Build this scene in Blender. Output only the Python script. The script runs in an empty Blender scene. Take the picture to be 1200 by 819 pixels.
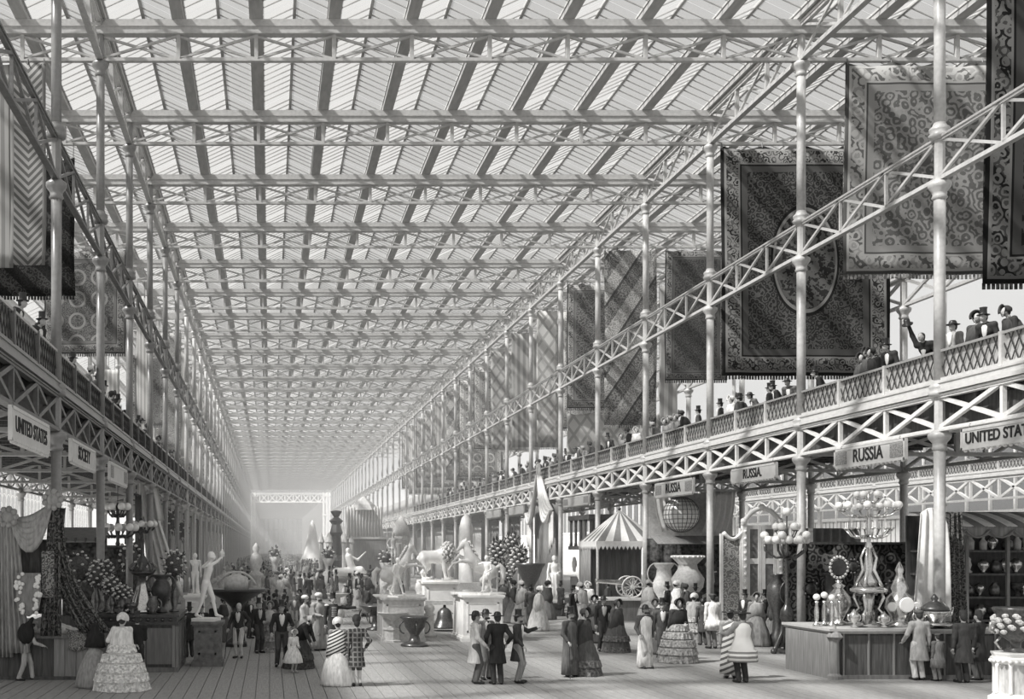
import bpy, math, random
import numpy as np
from mathutils import Vector, Matrix, Euler

random.seed(7)
C = bpy.context.scene.collection
PI = math.pi
# ------------------------------------------------------------------ camera, world, sun, exposure
SC = bpy.context.scene
FPX, VX, VY, CH = 1325.0, 316.0, 643.0, 3.15        # focal length in pixels (1200x819 frame), vanishing point, eye height
cam_d = bpy.data.cameras.new('camera'); cam = bpy.data.objects.new('camera', cam_d); C.objects.link(cam)
cam.location = (0, 0, CH); cam.rotation_euler = (PI/2, 0, 0)
cam_d.sensor_fit = 'HORIZONTAL'; cam_d.sensor_width = 36.0; cam_d.lens = FPX/1200*36
cam_d.shift_x = (600-VX)/1200; cam_d.shift_y = (VY-409.5)/1200
cam_d.clip_start = 0.1; cam_d.clip_end = 2000
SC.camera = cam
w = bpy.data.worlds.new('world'); SC.world = w; w.use_nodes = True
bg = w.node_tree.nodes['Background']; bg.inputs[0].default_value = (1.0, 0.995, 0.98, 1); bg.inputs[1].default_value = 0.44
sun_d = bpy.data.lights.new('sun', 'SUN'); sun = bpy.data.objects.new('sun', sun_d); C.objects.link(sun)
sun_d.energy = 8.0; sun_d.angle = math.radians(2.5); sun_d.color = (1, 0.99, 0.97)
sun.rotation_euler = Vector((0.80, 0.30, -0.95)).to_track_quat('-Z', 'Y').to_euler()
SC.view_settings.view_transform = 'Standard'; SC.view_settings.look = 'None'
SC.view_settings.gamma = 1.0; SC.view_settings.use_curve_mapping = False
SC.view_settings.exposure = 0.8
SC.cycles.max_bounces = 6; SC.cycles.diffuse_bounces = 4; SC.cycles.glossy_bounces = 2
SC.cycles.transmission_bounces = 3; SC.cycles.transparent_max_bounces = 24; SC.cycles.volume_bounces = 3
SC.cycles.use_denoising = True
SC.cycles.caustics_reflective = False; SC.cycles.caustics_refractive = False

def at(x, y, Y):                                     # a picture point at depth Y
    return Vector(((x-VX)*Y/FPX, Y, CH-(y-VY)*Y/FPX))
def ground(x, y):                                    # a picture point on the floor
    Y = FPX*CH/(y-VY)
    return Vector(((x-VX)*Y/FPX, Y, 0))

# ------------------------------------------------------------------ materials
MATS = {}
def mat(name, v, rough=0.6, var=0.12, scale=6.0, metal=0.0, spec=0.4, stretch=None, bump=0.0, tint=(1, 0.992, 0.975)):
    """matt or polished grey material with fine procedural grain; v is the albedo"""
    if name in MATS: return MATS[name]
    m = bpy.data.materials.new(name); m.use_nodes = True; nt = m.node_tree; N = nt.nodes; L = nt.links
    b = N['Principled BSDF']; b.inputs['Roughness'].default_value = rough; b.inputs['Metallic'].default_value = metal
    b.inputs['Specular IOR Level'].default_value = spec
    tc = N.new('ShaderNodeTexCoord'); src = tc.outputs['Object']
    if stretch:
        mp = N.new('ShaderNodeMapping'); mp.inputs['Scale'].default_value = stretch; L.new(src, mp.inputs['Vector']); src = mp.outputs[0]
    no = N.new('ShaderNodeTexNoise'); no.inputs['Scale'].default_value = scale; no.inputs['Detail'].default_value = 4
    L.new(src, no.inputs['Vector'])
    r = N.new('ShaderNodeValToRGB'); r.color_ramp.elements[0].position = 0.32; r.color_ramp.elements[1].position = 0.68
    for e, k in ((0, 1-var), (1, 1+var)):
        c = min(1, v*k); r.color_ramp.elements[e].color = (c*tint[0], c*tint[1], c*tint[2], 1)
    L.new(no.outputs['Fac'], r.inputs[0]); L.new(r.outputs[0], b.inputs['Base Color'])
    if bump:
        bp = N.new('ShaderNodeBump'); bp.inputs['Strength'].default_value = bump; bp.inputs['Distance'].default_value = 0.03
        L.new(no.outputs['Fac'], bp.inputs['Height']); L.new(bp.outputs[0], b.inputs['Normal'])
    MATS[name] = m
    return m

def glass_roof_mat(name, tr, v):
    m = bpy.data.materials.new(name); m.use_nodes = True; nt = m.node_tree; N = nt.nodes; L = nt.links
    N.remove(N['Principled BSDF']); out = N['Material Output']
    t = N.new('ShaderNodeBsdfTransparent'); t.inputs[0].default_value = (1, 1, 1, 1)
    d = N.new('ShaderNodeBsdfTranslucent'); g = N.new('ShaderNodeBsdfDiffuse')
    no = N.new('ShaderNodeTexNoise'); no.inputs['Scale'].default_value = 1.3
    tc = N.new('ShaderNodeTexCoord'); L.new(tc.outputs['Object'], no.inputs['Vector'])
    r = N.new('ShaderNodeValToRGB'); r.color_ramp.elements[0].color = (v*.85, v*.84, v*.82, 1); r.color_ramp.elements[1].color = (v, v*.99, v*.97, 1)
    L.new(no.outputs['Fac'], r.inputs[0]); L.new(r.outputs[0], d.inputs[0]); L.new(r.outputs[0], g.inputs[0])
    m1 = N.new('ShaderNodeMixShader'); m1.inputs[0].default_value = 0.35; L.new(d.outputs[0], m1.inputs[1]); L.new(g.outputs[0], m1.inputs[2])
    m2 = N.new('ShaderNodeMixShader'); m2.inputs[0].default_value = 1-tr; L.new(t.outputs[0], m2.inputs[1]); L.new(m1.outputs[0], m2.inputs[2])
    L.new(m2.outputs[0], out.inputs[0]); MATS[name] = m
    return m

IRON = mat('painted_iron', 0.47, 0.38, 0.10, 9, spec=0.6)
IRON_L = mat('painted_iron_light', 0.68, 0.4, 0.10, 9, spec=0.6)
IRON_SHADE = mat('iron_left_shade', 0.22, 0.3, 0.10, 9, spec=0.8)  # darker copy of the iron, shade of the left side painted in
IRON_D = mat('iron_dark_and_shade', 0.15, 0.45, 0.15, 9, spec=0.5)  # dark small fittings; on left girders and rail posts it is painted shade
WOOD_D = mat('dark_wood', 0.07, 0.5, 0.35, 14, stretch=(1, 1, 0.15))
WOOD_M = mat('grey_wood', 0.17, 0.55, 0.25, 12, stretch=(1, 1, 0.12))
PLANK = mat('floor_board', 0.31, 0.65, 0.16, 5, stretch=(6, 0.5, 1), bump=0.15)
CREAM = mat('pale_paint', 0.62, 0.6, 0.08, 5)
WHITE = mat('white_marble', 0.86, 0.4, 0.07, 4, spec=0.5)
STONE = mat('pale_stone', 0.55, 0.7, 0.15, 10, bump=0.2)
GUTTER = mat('gutter_wood', 0.42, 0.7, 0.12, 8, stretch=(1, .2, 1))
BAR = mat('glazing_bar_wood', 0.36, 0.6, 0.1, 8)
WPANE = glass_roof_mat('wall_glass', 0.5, 0.10)
PANE = glass_roof_mat('whitened_glass', 0.45, 0.28)

# ------------------------------------------------------------------ mesh helpers
class MB:
    def __init__(s): s.v = []; s.f = []; s.uv = None
    def add(s, vs, fs):
        n = len(s.v); s.v.extend([tuple(p) for p in vs]); s.f.extend([tuple(i+n for i in f) for f in fs]); return s
    def box(s, x0, y0, z0, x1, y1, z1):
        v = [(x0,y0,z0),(x1,y0,z0),(x1,y1,z0),(x0,y1,z0),(x0,y0,z1),(x1,y0,z1),(x1,y1,z1),(x0,y1,z1)]
        return s.add(v, [(0,3,2,1),(4,5,6,7),(0,1,5,4),(1,2,6,5),(2,3,7,6),(3,0,4,7)])
    def cbox(s, c, d): return s.box(c[0]-d[0]/2, c[1]-d[1]/2, c[2]-d[2]/2, c[0]+d[0]/2, c[1]+d[1]/2, c[2]+d[2]/2)
    def bar(s, p, q, a, b, up=(0,0,1)):              # rectangular strut, a across, b along up
        p = Vector(p); q = Vector(q); d = (q-p).normalized(); u = Vector(up)
        if abs(d.dot(u)) > .99: u = Vector((1,0,0))
        x = d.cross(u).normalized(); u = x.cross(d)
        v = []
        for e in (p, q):
            for i, j in ((-1,-1),(1,-1),(1,1),(-1,1)): v.append(e+x*(a/2*i)+u*(b/2*j))
        return s.add(v, [(0,3,2,1),(4,5,6,7),(0,1,5,4),(1,2,6,5),(2,3,7,6),(3,0,4,7)])
    def tube(s, pts, rad, n=8, cap=True, sq=1.0):
        pts = [Vector(p) for p in pts]; m = len(pts)
        if not hasattr(rad, '__len__'): rad = [rad]*m
        base = len(s.v); x = None
        for i, p in enumerate(pts):
            d = (pts[min(i+1, m-1)]-pts[max(i-1, 0)]).normalized()
            if x is None:
                x = d.orthogonal().normalized()
            else:
                x = (x-d*x.dot(d)).normalized()
            y = d.cross(x)
            for k in range(n):
                a = 2*PI*k/n; s.v.append(tuple(p+x*(math.cos(a)*rad[i])+y*(math.sin(a)*rad[i]*sq)))
        for i in range(m-1):
            for k in range(n):
                a = base+i*n+k; b = base+i*n+(k+1) % n; s.f.append((a, b, b+n, a+n))
        if cap:
            s.f.append(tuple(base+k for k in reversed(range(n)))); s.f.append(tuple(base+(m-1)*n+k for k in range(n)))
        return s
    def lathe(s, prof, c=(0,0,0), n=16, wob=None, sx=1, sy=1):   # prof: (r, z)
        base = len(s.v); m = len(prof)
        for i, (r, z) in enumerate(prof):
            for k in range(n):
                a = 2*PI*k/n; rr = r*(1+(wob(a, i/(m-1)) if wob else 0))
                s.v.append((c[0]+rr*math.cos(a)*sx, c[1]+rr*math.sin(a)*sy, c[2]+z))
        for i in range(m-1):
            for k in range(n):
                a = base+i*n+k; b = base+i*n+(k+1) % n; s.f.append((a, b, b+n, a+n))
        s.f.append(tuple(base+k for k in reversed(range(n)))); s.f.append(tuple(base+(m-1)*n+k for k in range(n)))
        return s
    def ball(s, c, r, n=10, m=6, sz=1.0):
        return s.lathe([(max(r*math.sin(PI*i/m), r*.02), -r*sz*math.cos(PI*i/m)) for i in range(m+1)], c, n)
    def grid(s, fn, nu, nv, thick=None):             # fn(u,v)->point, doubled when thick given (offset vector)
        for side in ((0,) if thick is None else (0, 1)):
            base = len(s.v)
            for i in range(nu+1):
                for j in range(nv+1):
                    p = Vector(fn(i/nu, j/nv))
                    if side: p = p+Vector(thick)
                    s.v.append(tuple(p))
            for i in range(nu):
                for j in range(nv):
                    a = base+i*(nv+1)+j; q = (a, a+nv+1, a+nv+2, a+1)
                    s.f.append(q[::-1] if side else q)
        if thick is not None:
            o = (nu+1)*(nv+1); b0 = len(s.v)-2*o
            loop = [b0+i*(nv+1) for i in range(nu+1)]+[b0+nu*(nv+1)+j for j in range(1, nv+1)]+[b0+i*(nv+1)+nv for i in range(nu-1, -1, -1)]+[b0+j for j in range(nv-1, 0, -1)]
            for i in range(len(loop)):
                a, b = loop[i], loop[(i+1) % len(loop)]; s.f.append((b, a, a+o, b+o))
        return s
    def mesh(s, name, m, smooth=False):
        me = bpy.data.meshes.new(name); me.from_pydata(s.v, [], s.f)
        if m: me.materials.append(m)
        if smooth: me.shade_smooth()
        return me
    def obj(s, name, m, parent=None, smooth=False, loc=None, rz=0):
        return link(name, s.mesh(name, m, smooth), parent, loc, rz)

def link(name, me, parent=None, loc=None, rz=0):
    o = bpy.data.objects.new(name, me); C.objects.link(o)
    if parent is not None: o.parent = parent
    if loc is not None: o.location = loc
    if rz: o.rotation_euler.z = rz
    return o
def tag(o, label=None, cat=None, group=None, kind=None):
    if label: o['label'] = label
    if cat: o['category'] = cat
    if group: o['group'] = group
    if kind: o['kind'] = kind
    return o
def thing(name, label, cat, loc=(0,0,0), rz=0, group=None, scale=1.0):
    o = bpy.data.objects.new(name, None); C.objects.link(o); o.location = loc; o.rotation_euler.z = rz
    if scale != 1.0: o.scale = (scale,)*3
    return tag(o, label, cat, group)
KIDS = {}
def dup(root, loc, label=None, rz=None, group=None, scale=None):
    r = root.copy(); C.objects.link(r); r.location = loc
    if rz is not None: r.rotation_euler.z = rz
    if label: r['label'] = label
    if group: r['group'] = group
    if scale: r.scale = (scale,)*3
    if root.name not in KIDS: KIDS[root.name] = [(c, list(c.children)) for c in root.children]
    for ch, gs in KIDS[root.name]:
        c = ch.copy(); C.objects.link(c); c.parent = r
        for g in gs:
            d = g.copy(); C.objects.link(d); d.parent = c
    return r
ORD = ['first','second','third','fourth','fifth','sixth','seventh','eighth','ninth','tenth','eleventh','twelfth','thirteenth','fourteenth','fifteenth','sixteenth','seventeenth','eighteenth','nineteenth']
TENS = {20:'twent',30:'thirt',40:'fort',50:'fift',60:'sixt',70:'sevent',80:'eight',90:'ninet'}
def nth(i):                                          # 0 -> first
    n = i+1
    if n < 20: return ORD[n-1]
    h = ''
    if n >= 100:
        h = ['', 'one hundred and ', 'two hundred and ', 'three hundred and '][n//100]; n %= 100
        if n == 0: return h.replace(' and ', 'th').strip()
        if n < 20: return h+ORD[n-1]
    t, u = n//10*10, n % 10
    return h+(TENS[t]+'ieth' if u == 0 else TENS[t]+'y-'+ORD[u-1])

# ------------------------------------------------------------------ building dimensions (metres)
BAY = 7.32; Y0 = 28.1; NB = 38; K0 = -1
XR, XL, XRB, XLB, XRF, XLF = 16.65, -5.3, 23.97, -12.62, 38.6, -27.3
YK = lambda k: Y0+BAY*k
ZG0, ZG1, ZRAIL = 6.05, 6.98, 8.08                   # gallery girder, rail top
ZM0, ZM1 = 12.28, 13.38                              # middle girder
ZT0, ZT1, ZTT = 18.40, 19.25, 19.68                  # roof truss, top of its gutter beam
PW = 21.95/9                                         # panel width
YEND = YK(NB)
NEAR = 13                                            # bays whose pieces are parts of their own

# floor: boards run towards the far end
fl = tag(MB().box(-48, -12, -0.25, 60, 640, -0.035).obj('floor', WOOD_D), 'long timber boarded floor of the exhibition nave', kind='structure')
bw = 0.305
bm_ = MB().box(0.008, 0, -0.06, bw-0.008, 11.98, 0).mesh('plank', PLANK)
for i in range(75):
    for j in range(4):
        link('plank', bm_, fl, (-6.1+i*bw, 20+j*12, 0))
st = MB()
for x0, x1, y0, y1, stp in ((-46, -6.1, 8, 110, 12), (16.775, 58, 8, 110, 12), (-6.1, 16.775, 8, 20, 12), (-6.1, 16.775, 68, 128, 12)):
    n = int(round((x1-x0)/bw)); yy = y0
    while yy < y1-.1:
        ye = min(yy+stp, y1)
        for i in range(n): st.box(x0+i*bw+.012, yy, -.06, x0+(i+1)*bw-.012, ye-.02, 0)
        yy += stp
st.box(-46, 110, -.06, -6.1, 620, 0).box(16.775, 110, -.06, 58, 620, 0).box(-6.1, 128, -.06, 16.775, 620, 0).box(-46, -10, -.06, 58, 8, 0)
o = st.obj('plank_field', PLANK, fl); o['kind'] = 'stuff'

# ------------------------------------------------------------------ columns
def column_parts(near=True):
    out = []
    R = 0.135
    def ring(z, up=1):
        return [(R, z-.10*up), (R+.05, z-.07*up), (R+.075, z-.02*up), (R+.11, z), (R+.11, z+.05*up), (R+.05, z+.09*up), (R+.03, z+.13*up), (R+.05, z+.16*up), (R, z+.2*up)]
    zs = [0, ZG0-.15, ZG1+.05, ZM0-.15, ZM1+.05, ZT0-.15, ZTT]
    if near:
        out.append(('plinth', MB().lathe([(.24,0),(.24,.12),(.2,.18),(.16,.3),(R,.36)], n=12)))
        for a, b in ((zs[0]+.3, zs[1]), (zs[2], zs[3]), (zs[4], zs[5])): out.append(('shaft', MB().lathe([(R, a), (R*.96, (a+b)/2), (R, b)], n=12)))
        for a, b in ((zs[1], zs[2]), (zs[3], zs[4]), (zs[5], zs[6])): out.append(('connector', MB().lathe([(R*.92, a), (R*.92, b)], n=8)))
        for z in zs[1:6:2]: out.append(('capital', MB().lathe([(R+.0,z-.32),(R+.05,z-.26),(R+.02,z-.2),(R+.03,z-.12),(R+.11,z-.02),(R+.13,z+.04),(R+.13,z+.1),(R+.07,z+.14),(R,z+.2)], n=14)))
        for z in zs[2:6:2]: out.append(('collar', MB().lathe([(R,z-.12),(R+.1,z-.08),(R+.12,z),(R+.07,z+.05),(R+.1,z+.1),(R+.1,z+.16),(R+.03,z+.22),(R,z+.3)], n=14)))
        out.append(('collar', MB().lathe([(R,ZTT-.12),(R+.08,ZTT-.06),(R+.1,ZTT),(R+.02,ZTT+.06)], n=12)))
    else:
        m = MB().lathe([(R*1.1, 0), (R*1.1, ZTT)], n=7)
        for z in zs[1:6]: m.lathe([(R, z-.15), (R+.12, z), (R+.12, z+.1), (R, z+.2)], n=7)
        out.append(('column', m))
    return out
def make_column(label, loc, group, m=IRON, near=True):
    if near:
        t = thing('iron_column', label, 'column', loc, group=group)
        for n, b in column_parts(): b.obj(n, m, t, smooth=False)
        for c in t.children:
            if c.name.startswith(('shaft', 'plinth', 'capital', 'collar')): c.data.shade_smooth()
        return t
    o = column_parts(False)[0][1].obj('iron_column', m); o.location = loc
    return tag(o, label, 'column', group)
colN = colF = None; colL = None
ROWS = ((XR, 'right nave row'), (XL, 'left nave row'), (XRB, 'row behind the right gallery'), (XLB, 'row behind the left gallery'), (XRF, 'far row across right court'), (XLF, 'far row across left court'))
for ri, (x, rn) in enumerate(ROWS):
    ks = range(K0, NB+1) if ri < 2 else range(K0, 24 if ri < 4 else 10)
    for k in ks:
        lab = f'ringed iron column, {nth(k-K0)} from the near end, {rn}'
        near = k <= (NEAR if ri < 2 else 6)
        if near:
            if x == XL and k < 6:                    # near left columns: shade of that side put into the colour
                if colL is None: colL = make_column(lab, (x, YK(k), 0), 'iron columns of the '+rn, IRON_SHADE)
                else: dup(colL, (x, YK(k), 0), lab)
            elif colN is None: colN = make_column(lab, (x, YK(k), 0), 'iron columns of the '+rn)
            else: dup(colN, (x, YK(k), 0), lab, group='iron columns of the '+rn)
        else:
            if colF is None: colF = make_column(lab, (x, YK(k), 0), 'iron columns of the '+rn, near=False)
            else: dup(colF, (x, YK(k), 0), lab, group='iron columns of the '+rn)

# ------------------------------------------------------------------ trusses and girders
class Kit:                                           # meshes of alike pieces are shared
    def __init__(s): s.c = {}
    def get(s, key, fn):
        if key not in s.c: s.c[key] = fn()
        return s.c[key]
KIT = Kit()
def truss(name, label, cat, loc, rz, n, z0, z1, group, near, m, chord=(.16, .12), top=None, post=.12, brace=.07, first_post=False):
    """lattice girder along local +x from the origin, n panels of PW"""
    Ln = n*PW
    def merged():
        b = MB()
        b.box(0, -chord[0]/2, z0, Ln, chord[0]/2, z0+chord[1])
        if top: b.box(0, -.14, z1, Ln, .14, top)
        else: b.box(0, -chord[0]/2, z1-chord[1], Ln, chord[0]/2, z1)
        for i in range(1, n): b.box(i*PW-post/2, -post/2, z0, i*PW+post/2, post/2, z1)
        for i in range(n):
            b.bar((i*PW, 0, z0+.06), ((i+1)*PW, 0, z1-.03), brace*1.3, brace*1.3); b.bar((i*PW, 0, z1-.03), ((i+1)*PW, 0, z0+.06), brace*1.3, brace*1.3)
        return b.mesh(name, m)
    if not near:
        o = link(name, KIT.get((name, n, z0, m.name, 'far'), merged), None, loc, rz)
        return tag(o, label, cat, group)
    t = thing(name, label, cat, loc, rz, group)
    key = (name, n, z0, m.name)
    link('bottom_chord', KIT.get(key+('b',), lambda: MB().box(0, -chord[0]/2, z0, Ln, chord[0]/2, z0+chord[1]*.45).box(0, -chord[0]/2+.03, z0+chord[1]*.45, Ln, chord[0]/2-.03, z0+chord[1]).mesh('bottom_chord', m)), t)
    if top:
        link('gutter_beam', KIT.get(key+('g',), lambda: MB().box(0, -.14, z1, Ln, .14, top).box(0, -.17, z1+.2, Ln, .17, z1+.25).box(0, -.16, z1-.02, Ln, .16, z1+.03).mesh('gutter_beam', m)), t)
    else:
        link('top_chord', KIT.get(key+('t',), lambda: MB().box(0, -chord[0]/2, z1-chord[1]*.45, Ln, chord[0]/2, z1).box(0, -chord[0]/2+.03, z1-chord[1], Ln, chord[0]/2-.03, z1-chord[1]*.45).mesh('top_chord', m)), t)
    ps = KIT.get(key+('p',), lambda: MB().box(-post/2, -post/2, z0+.05, post/2, post/2, z1-.02).mesh('post', m))
    br1 = KIT.get(key+('1',), lambda: MB().bar((.04, -.015, z0+.1), (PW-.04, -.015, z1-.06), brace, brace).mesh('brace', m))
    br2 = KIT.get(key+('2',), lambda: MB().bar((.04, .015, z1-.06), (PW-.04, .015, z0+.1), brace, brace).mesh('brace', m))
    for i in range(1, n): link('post', ps, t, (i*PW, 0, 0))
    for i in range(n):
        link('brace', br1, t, (i*PW, 0, 0)); link('brace', br2, t, (i*PW, 0, 0))
    return t
for k in (-4, -3, -2):
    truss('roof_truss', f'flat iron lattice truss high over the nave, {nth(-2-k)} above the near end', 'truss', (XL, YK(k), 0), 0, 9, ZT0, ZT1, 'nave roof trusses', False, IRON, top=ZTT)
for k in range(K0, NB+1):
    y = YK(k); near = k <= NEAR; s = nth(k-K0)
    truss('roof_truss', f'flat iron lattice truss spanning the nave under the roof, {s} from the near end', 'truss', (XL, y, 0), 0, 9, ZT0, ZT1, 'nave roof trusses', near, IRON, top=ZTT)
    if k <= 22:
        truss('aisle_truss', f'iron lattice truss over the right gallery, {s} from the near end', 'truss', (XR, y, 0), 0, 3, ZT0, ZT1, 'right aisle roof trusses', k <= 8, IRON, top=ZTT)
        truss('aisle_truss', f'iron lattice truss over the left gallery, {s} from the near end', 'truss', (XLB, y, 0), 0, 3, ZT0, ZT1, 'left aisle roof trusses', k <= 5, IRON, top=ZTT)
        truss('floor_truss', f'iron lattice truss under the right gallery floor, {s} from the near end', 'truss', (XR, y, 0), 0, 3, ZG0, ZG1-.05, 'right gallery floor trusses', k <= 6, IRON, brace=.09)
        truss('floor_truss', f'iron lattice truss under the left gallery floor, {s} from the near end', 'truss', (XLB, y, 0), 0, 3, ZG0, ZG1-.05, 'left gallery floor trusses', k <= 6, IRON, brace=.09)
    if k < NB:
        for x, sd, mm in ((XR, 'right', IRON_L), (XL, 'left', IRON_D)):  # left gallery girders darkened in colour to imitate their shaded side
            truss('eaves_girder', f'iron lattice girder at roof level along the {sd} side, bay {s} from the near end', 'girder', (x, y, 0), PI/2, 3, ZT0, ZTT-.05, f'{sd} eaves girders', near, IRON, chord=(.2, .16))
            truss('middle_girder', f'iron lattice girder above the {sd} gallery, bay {s} from the near end', 'girder', (x, y, 0), PI/2, 3, ZM0, ZM1, f'{sd} middle girders', near, IRON if sd == 'right' else IRON_D, chord=(.16, .12), post=.07)  # left middle girders get the same painted shade
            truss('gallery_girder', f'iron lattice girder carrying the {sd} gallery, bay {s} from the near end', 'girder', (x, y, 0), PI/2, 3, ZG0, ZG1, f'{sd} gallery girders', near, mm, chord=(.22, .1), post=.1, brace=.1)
    if k < 20:
        for x, sd in ((XRB, 'right'), (XLB, 'left')):
            truss('rear_girder', f'iron lattice girder in the row behind the {sd} gallery, bay {s} from the near end', 'girder', (x, y, 0), PI/2, 3, ZM0, ZM1, f'{sd} rear girders', k <= 5, IRON, post=.1, brace=.1)
            truss('rear_floor_girder', f'iron lattice girder at floor level behind the {sd} gallery, bay {s} from the near end', 'girder', (x, y, 0), PI/2, 3, ZG0, ZG1, f'{sd} rear floor girders', k <= 5, IRON, brace=.1)
    if k < 9:
        for x, sd in ((XRF, 'right'), (XLF, 'left')):
            truss('court_girder', f'far gallery girder across the {sd} court, bay {s} from the near end', 'girder', (x, y, 0), PI/2, 3, ZG0-.3, ZG1, f'{sd} court girders', k <= 3, CREAM, brace=.1)

# gallery floors, ledges and balustrades
for sd, xa, xb in (('right', XR+.12, XRB), ('left', XLB, XL-.12)):
    f = MB().box(xa, YK(K0), ZG1, xb, YEND, ZG1+.12).obj('floor_gallery_'+sd, WOOD_D); tag(f, f'boarded floor of the {sd} gallery', kind='structure')
    bx = xa+.1 if sd == 'right' else xb-.14
    f2 = MB()
    f2.box(bx, YK(K0), ZG0+.02, bx+.04, YEND, ZG1).obj('gallery_fascia', WOOD_D, f)
    j = MB().box(xa, -.05, ZG1-.22, xb, .05, ZG1).mesh('joist', WOOD_D)
    for q in range(60): link('joist', j, f, (0, YK(K0)+1.22+q*1.22, 0))
LEDGE = mat('pale_ledge_paint', 0.60, 0.5, 0.08, 5)
LATT = mat('lattice_iron', 0.07, 0.5, 0.1, 8)
def lattice(Ln, z0, z1, cw=.27, n2=2.5, r=.02):
    b = MB(); H = z1-z0; dx = cw*n2/2   # horizontal run while rising H
    nn = int(Ln/cw)+8
    for i in range(-6, nn):
        for sg in (1, -1):
            xa = i*Ln/round(Ln/cw); xb = xa+sg*dx
            za, zb = z0, z1
            lo, hi = 0.03, Ln-.03
            pa, pb = [xa, za], [xb, zb]
            if (xa < lo and xb < lo) or (xa > hi and xb > hi): continue
            def clip(p, q):
                for lim, c in ((lo, p[0] < lo), (hi, p[0] > hi)):
                    if c:
                        t = (lim-p[0])/(q[0]-p[0]); p[1] += t*(q[1]-p[1]); p[0] = lim
            clip(pa, pb); clip(pb, pa)
            if abs(pa[0]-pb[0]) > .01: b.bar((pa[0], sg*.012, pa[1]), (pb[0], sg*.012, pb[1]), r, r, up=(0,1,0))
    return b
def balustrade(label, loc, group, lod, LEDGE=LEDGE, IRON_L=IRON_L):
    key = 'bal%d%s' % (lod, LEDGE.name)
    rail = KIT.get(key+'r', lambda: MB().box(0, -.05, ZRAIL-.06, BAY, .05, ZRAIL).mesh('handrail', IRON))
    led = KIT.get(key+'l', lambda: MB().box(0, -.16, ZG1+.02, BAY, .1, ZG1+.12).box(0, -.10, ZG1+.12, BAY, .08, ZG1+.26).box(0, -.13, ZG1+.26, BAY, .09, ZG1+.31).box(0, -.05, ZG1+.31, BAY, .05, ZG1+.40).mesh('ledge', LEDGE))
    inf = KIT.get(key+'i', lambda: MB().box(0, .055, ZG1+.38, BAY, .07, ZRAIL-.05).mesh('backing_cloth', LEDGE))
    t = thing('balustrade', label, 'railing', loc, PI/2, group)   # its back faces local +y
    link('handrail', rail, t); link('ledge', led, t); link('backing_cloth', inf, t)
    if lod < 2:
        lat = KIT.get(key+'x', lambda: lattice(PW, ZG1+.40, ZRAIL-.05, cw=.27 if lod == 0 else .4, r=.022 if lod == 0 else .03).mesh('lattice_panel', LATT))
        for i in range(3): link('lattice_panel', lat, t, (i*PW, 0, 0))
    po = KIT.get(key+'p', lambda: MB().box(-.055, -.08, ZG1+.3, .055, .06, ZRAIL+.01).mesh('post', IRON_L))
    for i in (1, 2): link('post', po, t, (i*PW, 0, 0))
    return t
BAL = {}
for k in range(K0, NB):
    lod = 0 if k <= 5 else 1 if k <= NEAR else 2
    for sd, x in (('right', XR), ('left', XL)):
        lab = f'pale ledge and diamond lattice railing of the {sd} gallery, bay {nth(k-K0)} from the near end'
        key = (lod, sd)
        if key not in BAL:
            BAL[key] = balustrade(lab, (x, YK(k), 0), f'{sd} gallery railings', lod) if sd == 'right' else balustrade(lab, (x, YK(k), 0), f'{sd} gallery railings', lod, IRON_SHADE, IRON_D)  # left ledge, cloth and posts coloured dark as if turned from the sun
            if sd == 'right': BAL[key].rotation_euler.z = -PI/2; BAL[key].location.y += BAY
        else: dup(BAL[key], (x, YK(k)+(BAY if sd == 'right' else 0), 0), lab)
    if k < 9:
        for sd, x, rz in (('right', XRF, -PI/2), ('left', XLF, PI/2)):
            dup(BAL.get((1, 'right'), BAL[(0, 'right')]), (x, YK(k)+(BAY if rz < 0 else 0), 0), f'pale railing of the far gallery across the {sd} court, bay {nth(k-K0)} from the near end', rz, f'{sd} court railings')

# ------------------------------------------------------------------ ridge and furrow roof
roof = tag(MB().box(XLF-8, YK(K0)-.1, ZTT+1.2, XLF-7.9, YEND, ZTT+1.25).obj('ceiling', GUTTER), 'glazed ridge and furrow roof over nave and aisles', kind='structure')
YR0 = YK(-4)
RISE = 0.50; ZV = ZTT+.16; NP = 16
XG0 = XLB-6*PW; NR = 27                              # ridges cover the courts, aisles and nave
gut = MB(); rid = MB(); bars = MB(); pan = MB()
for j in range(NR+1):
    x = XG0+j*PW; y1 = YEND if 5 < j < 19 else YK(14)
    gut.box(x-.19, YR0, ZTT-.0, x+.19, y1, ZTT+.20)
    gut.box(x-.22, YR0, ZTT+.17, x-.17, y1, ZTT+.24).box(x+.17, YR0, ZTT+.17, x+.22, y1, ZTT+.24)
    if j < NR: rid.box(x+PW/2-.05, YR0, ZV+RISE-.06, x+PW/2+.05, y1, ZV+RISE+.04)
pane_near = {}
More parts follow.
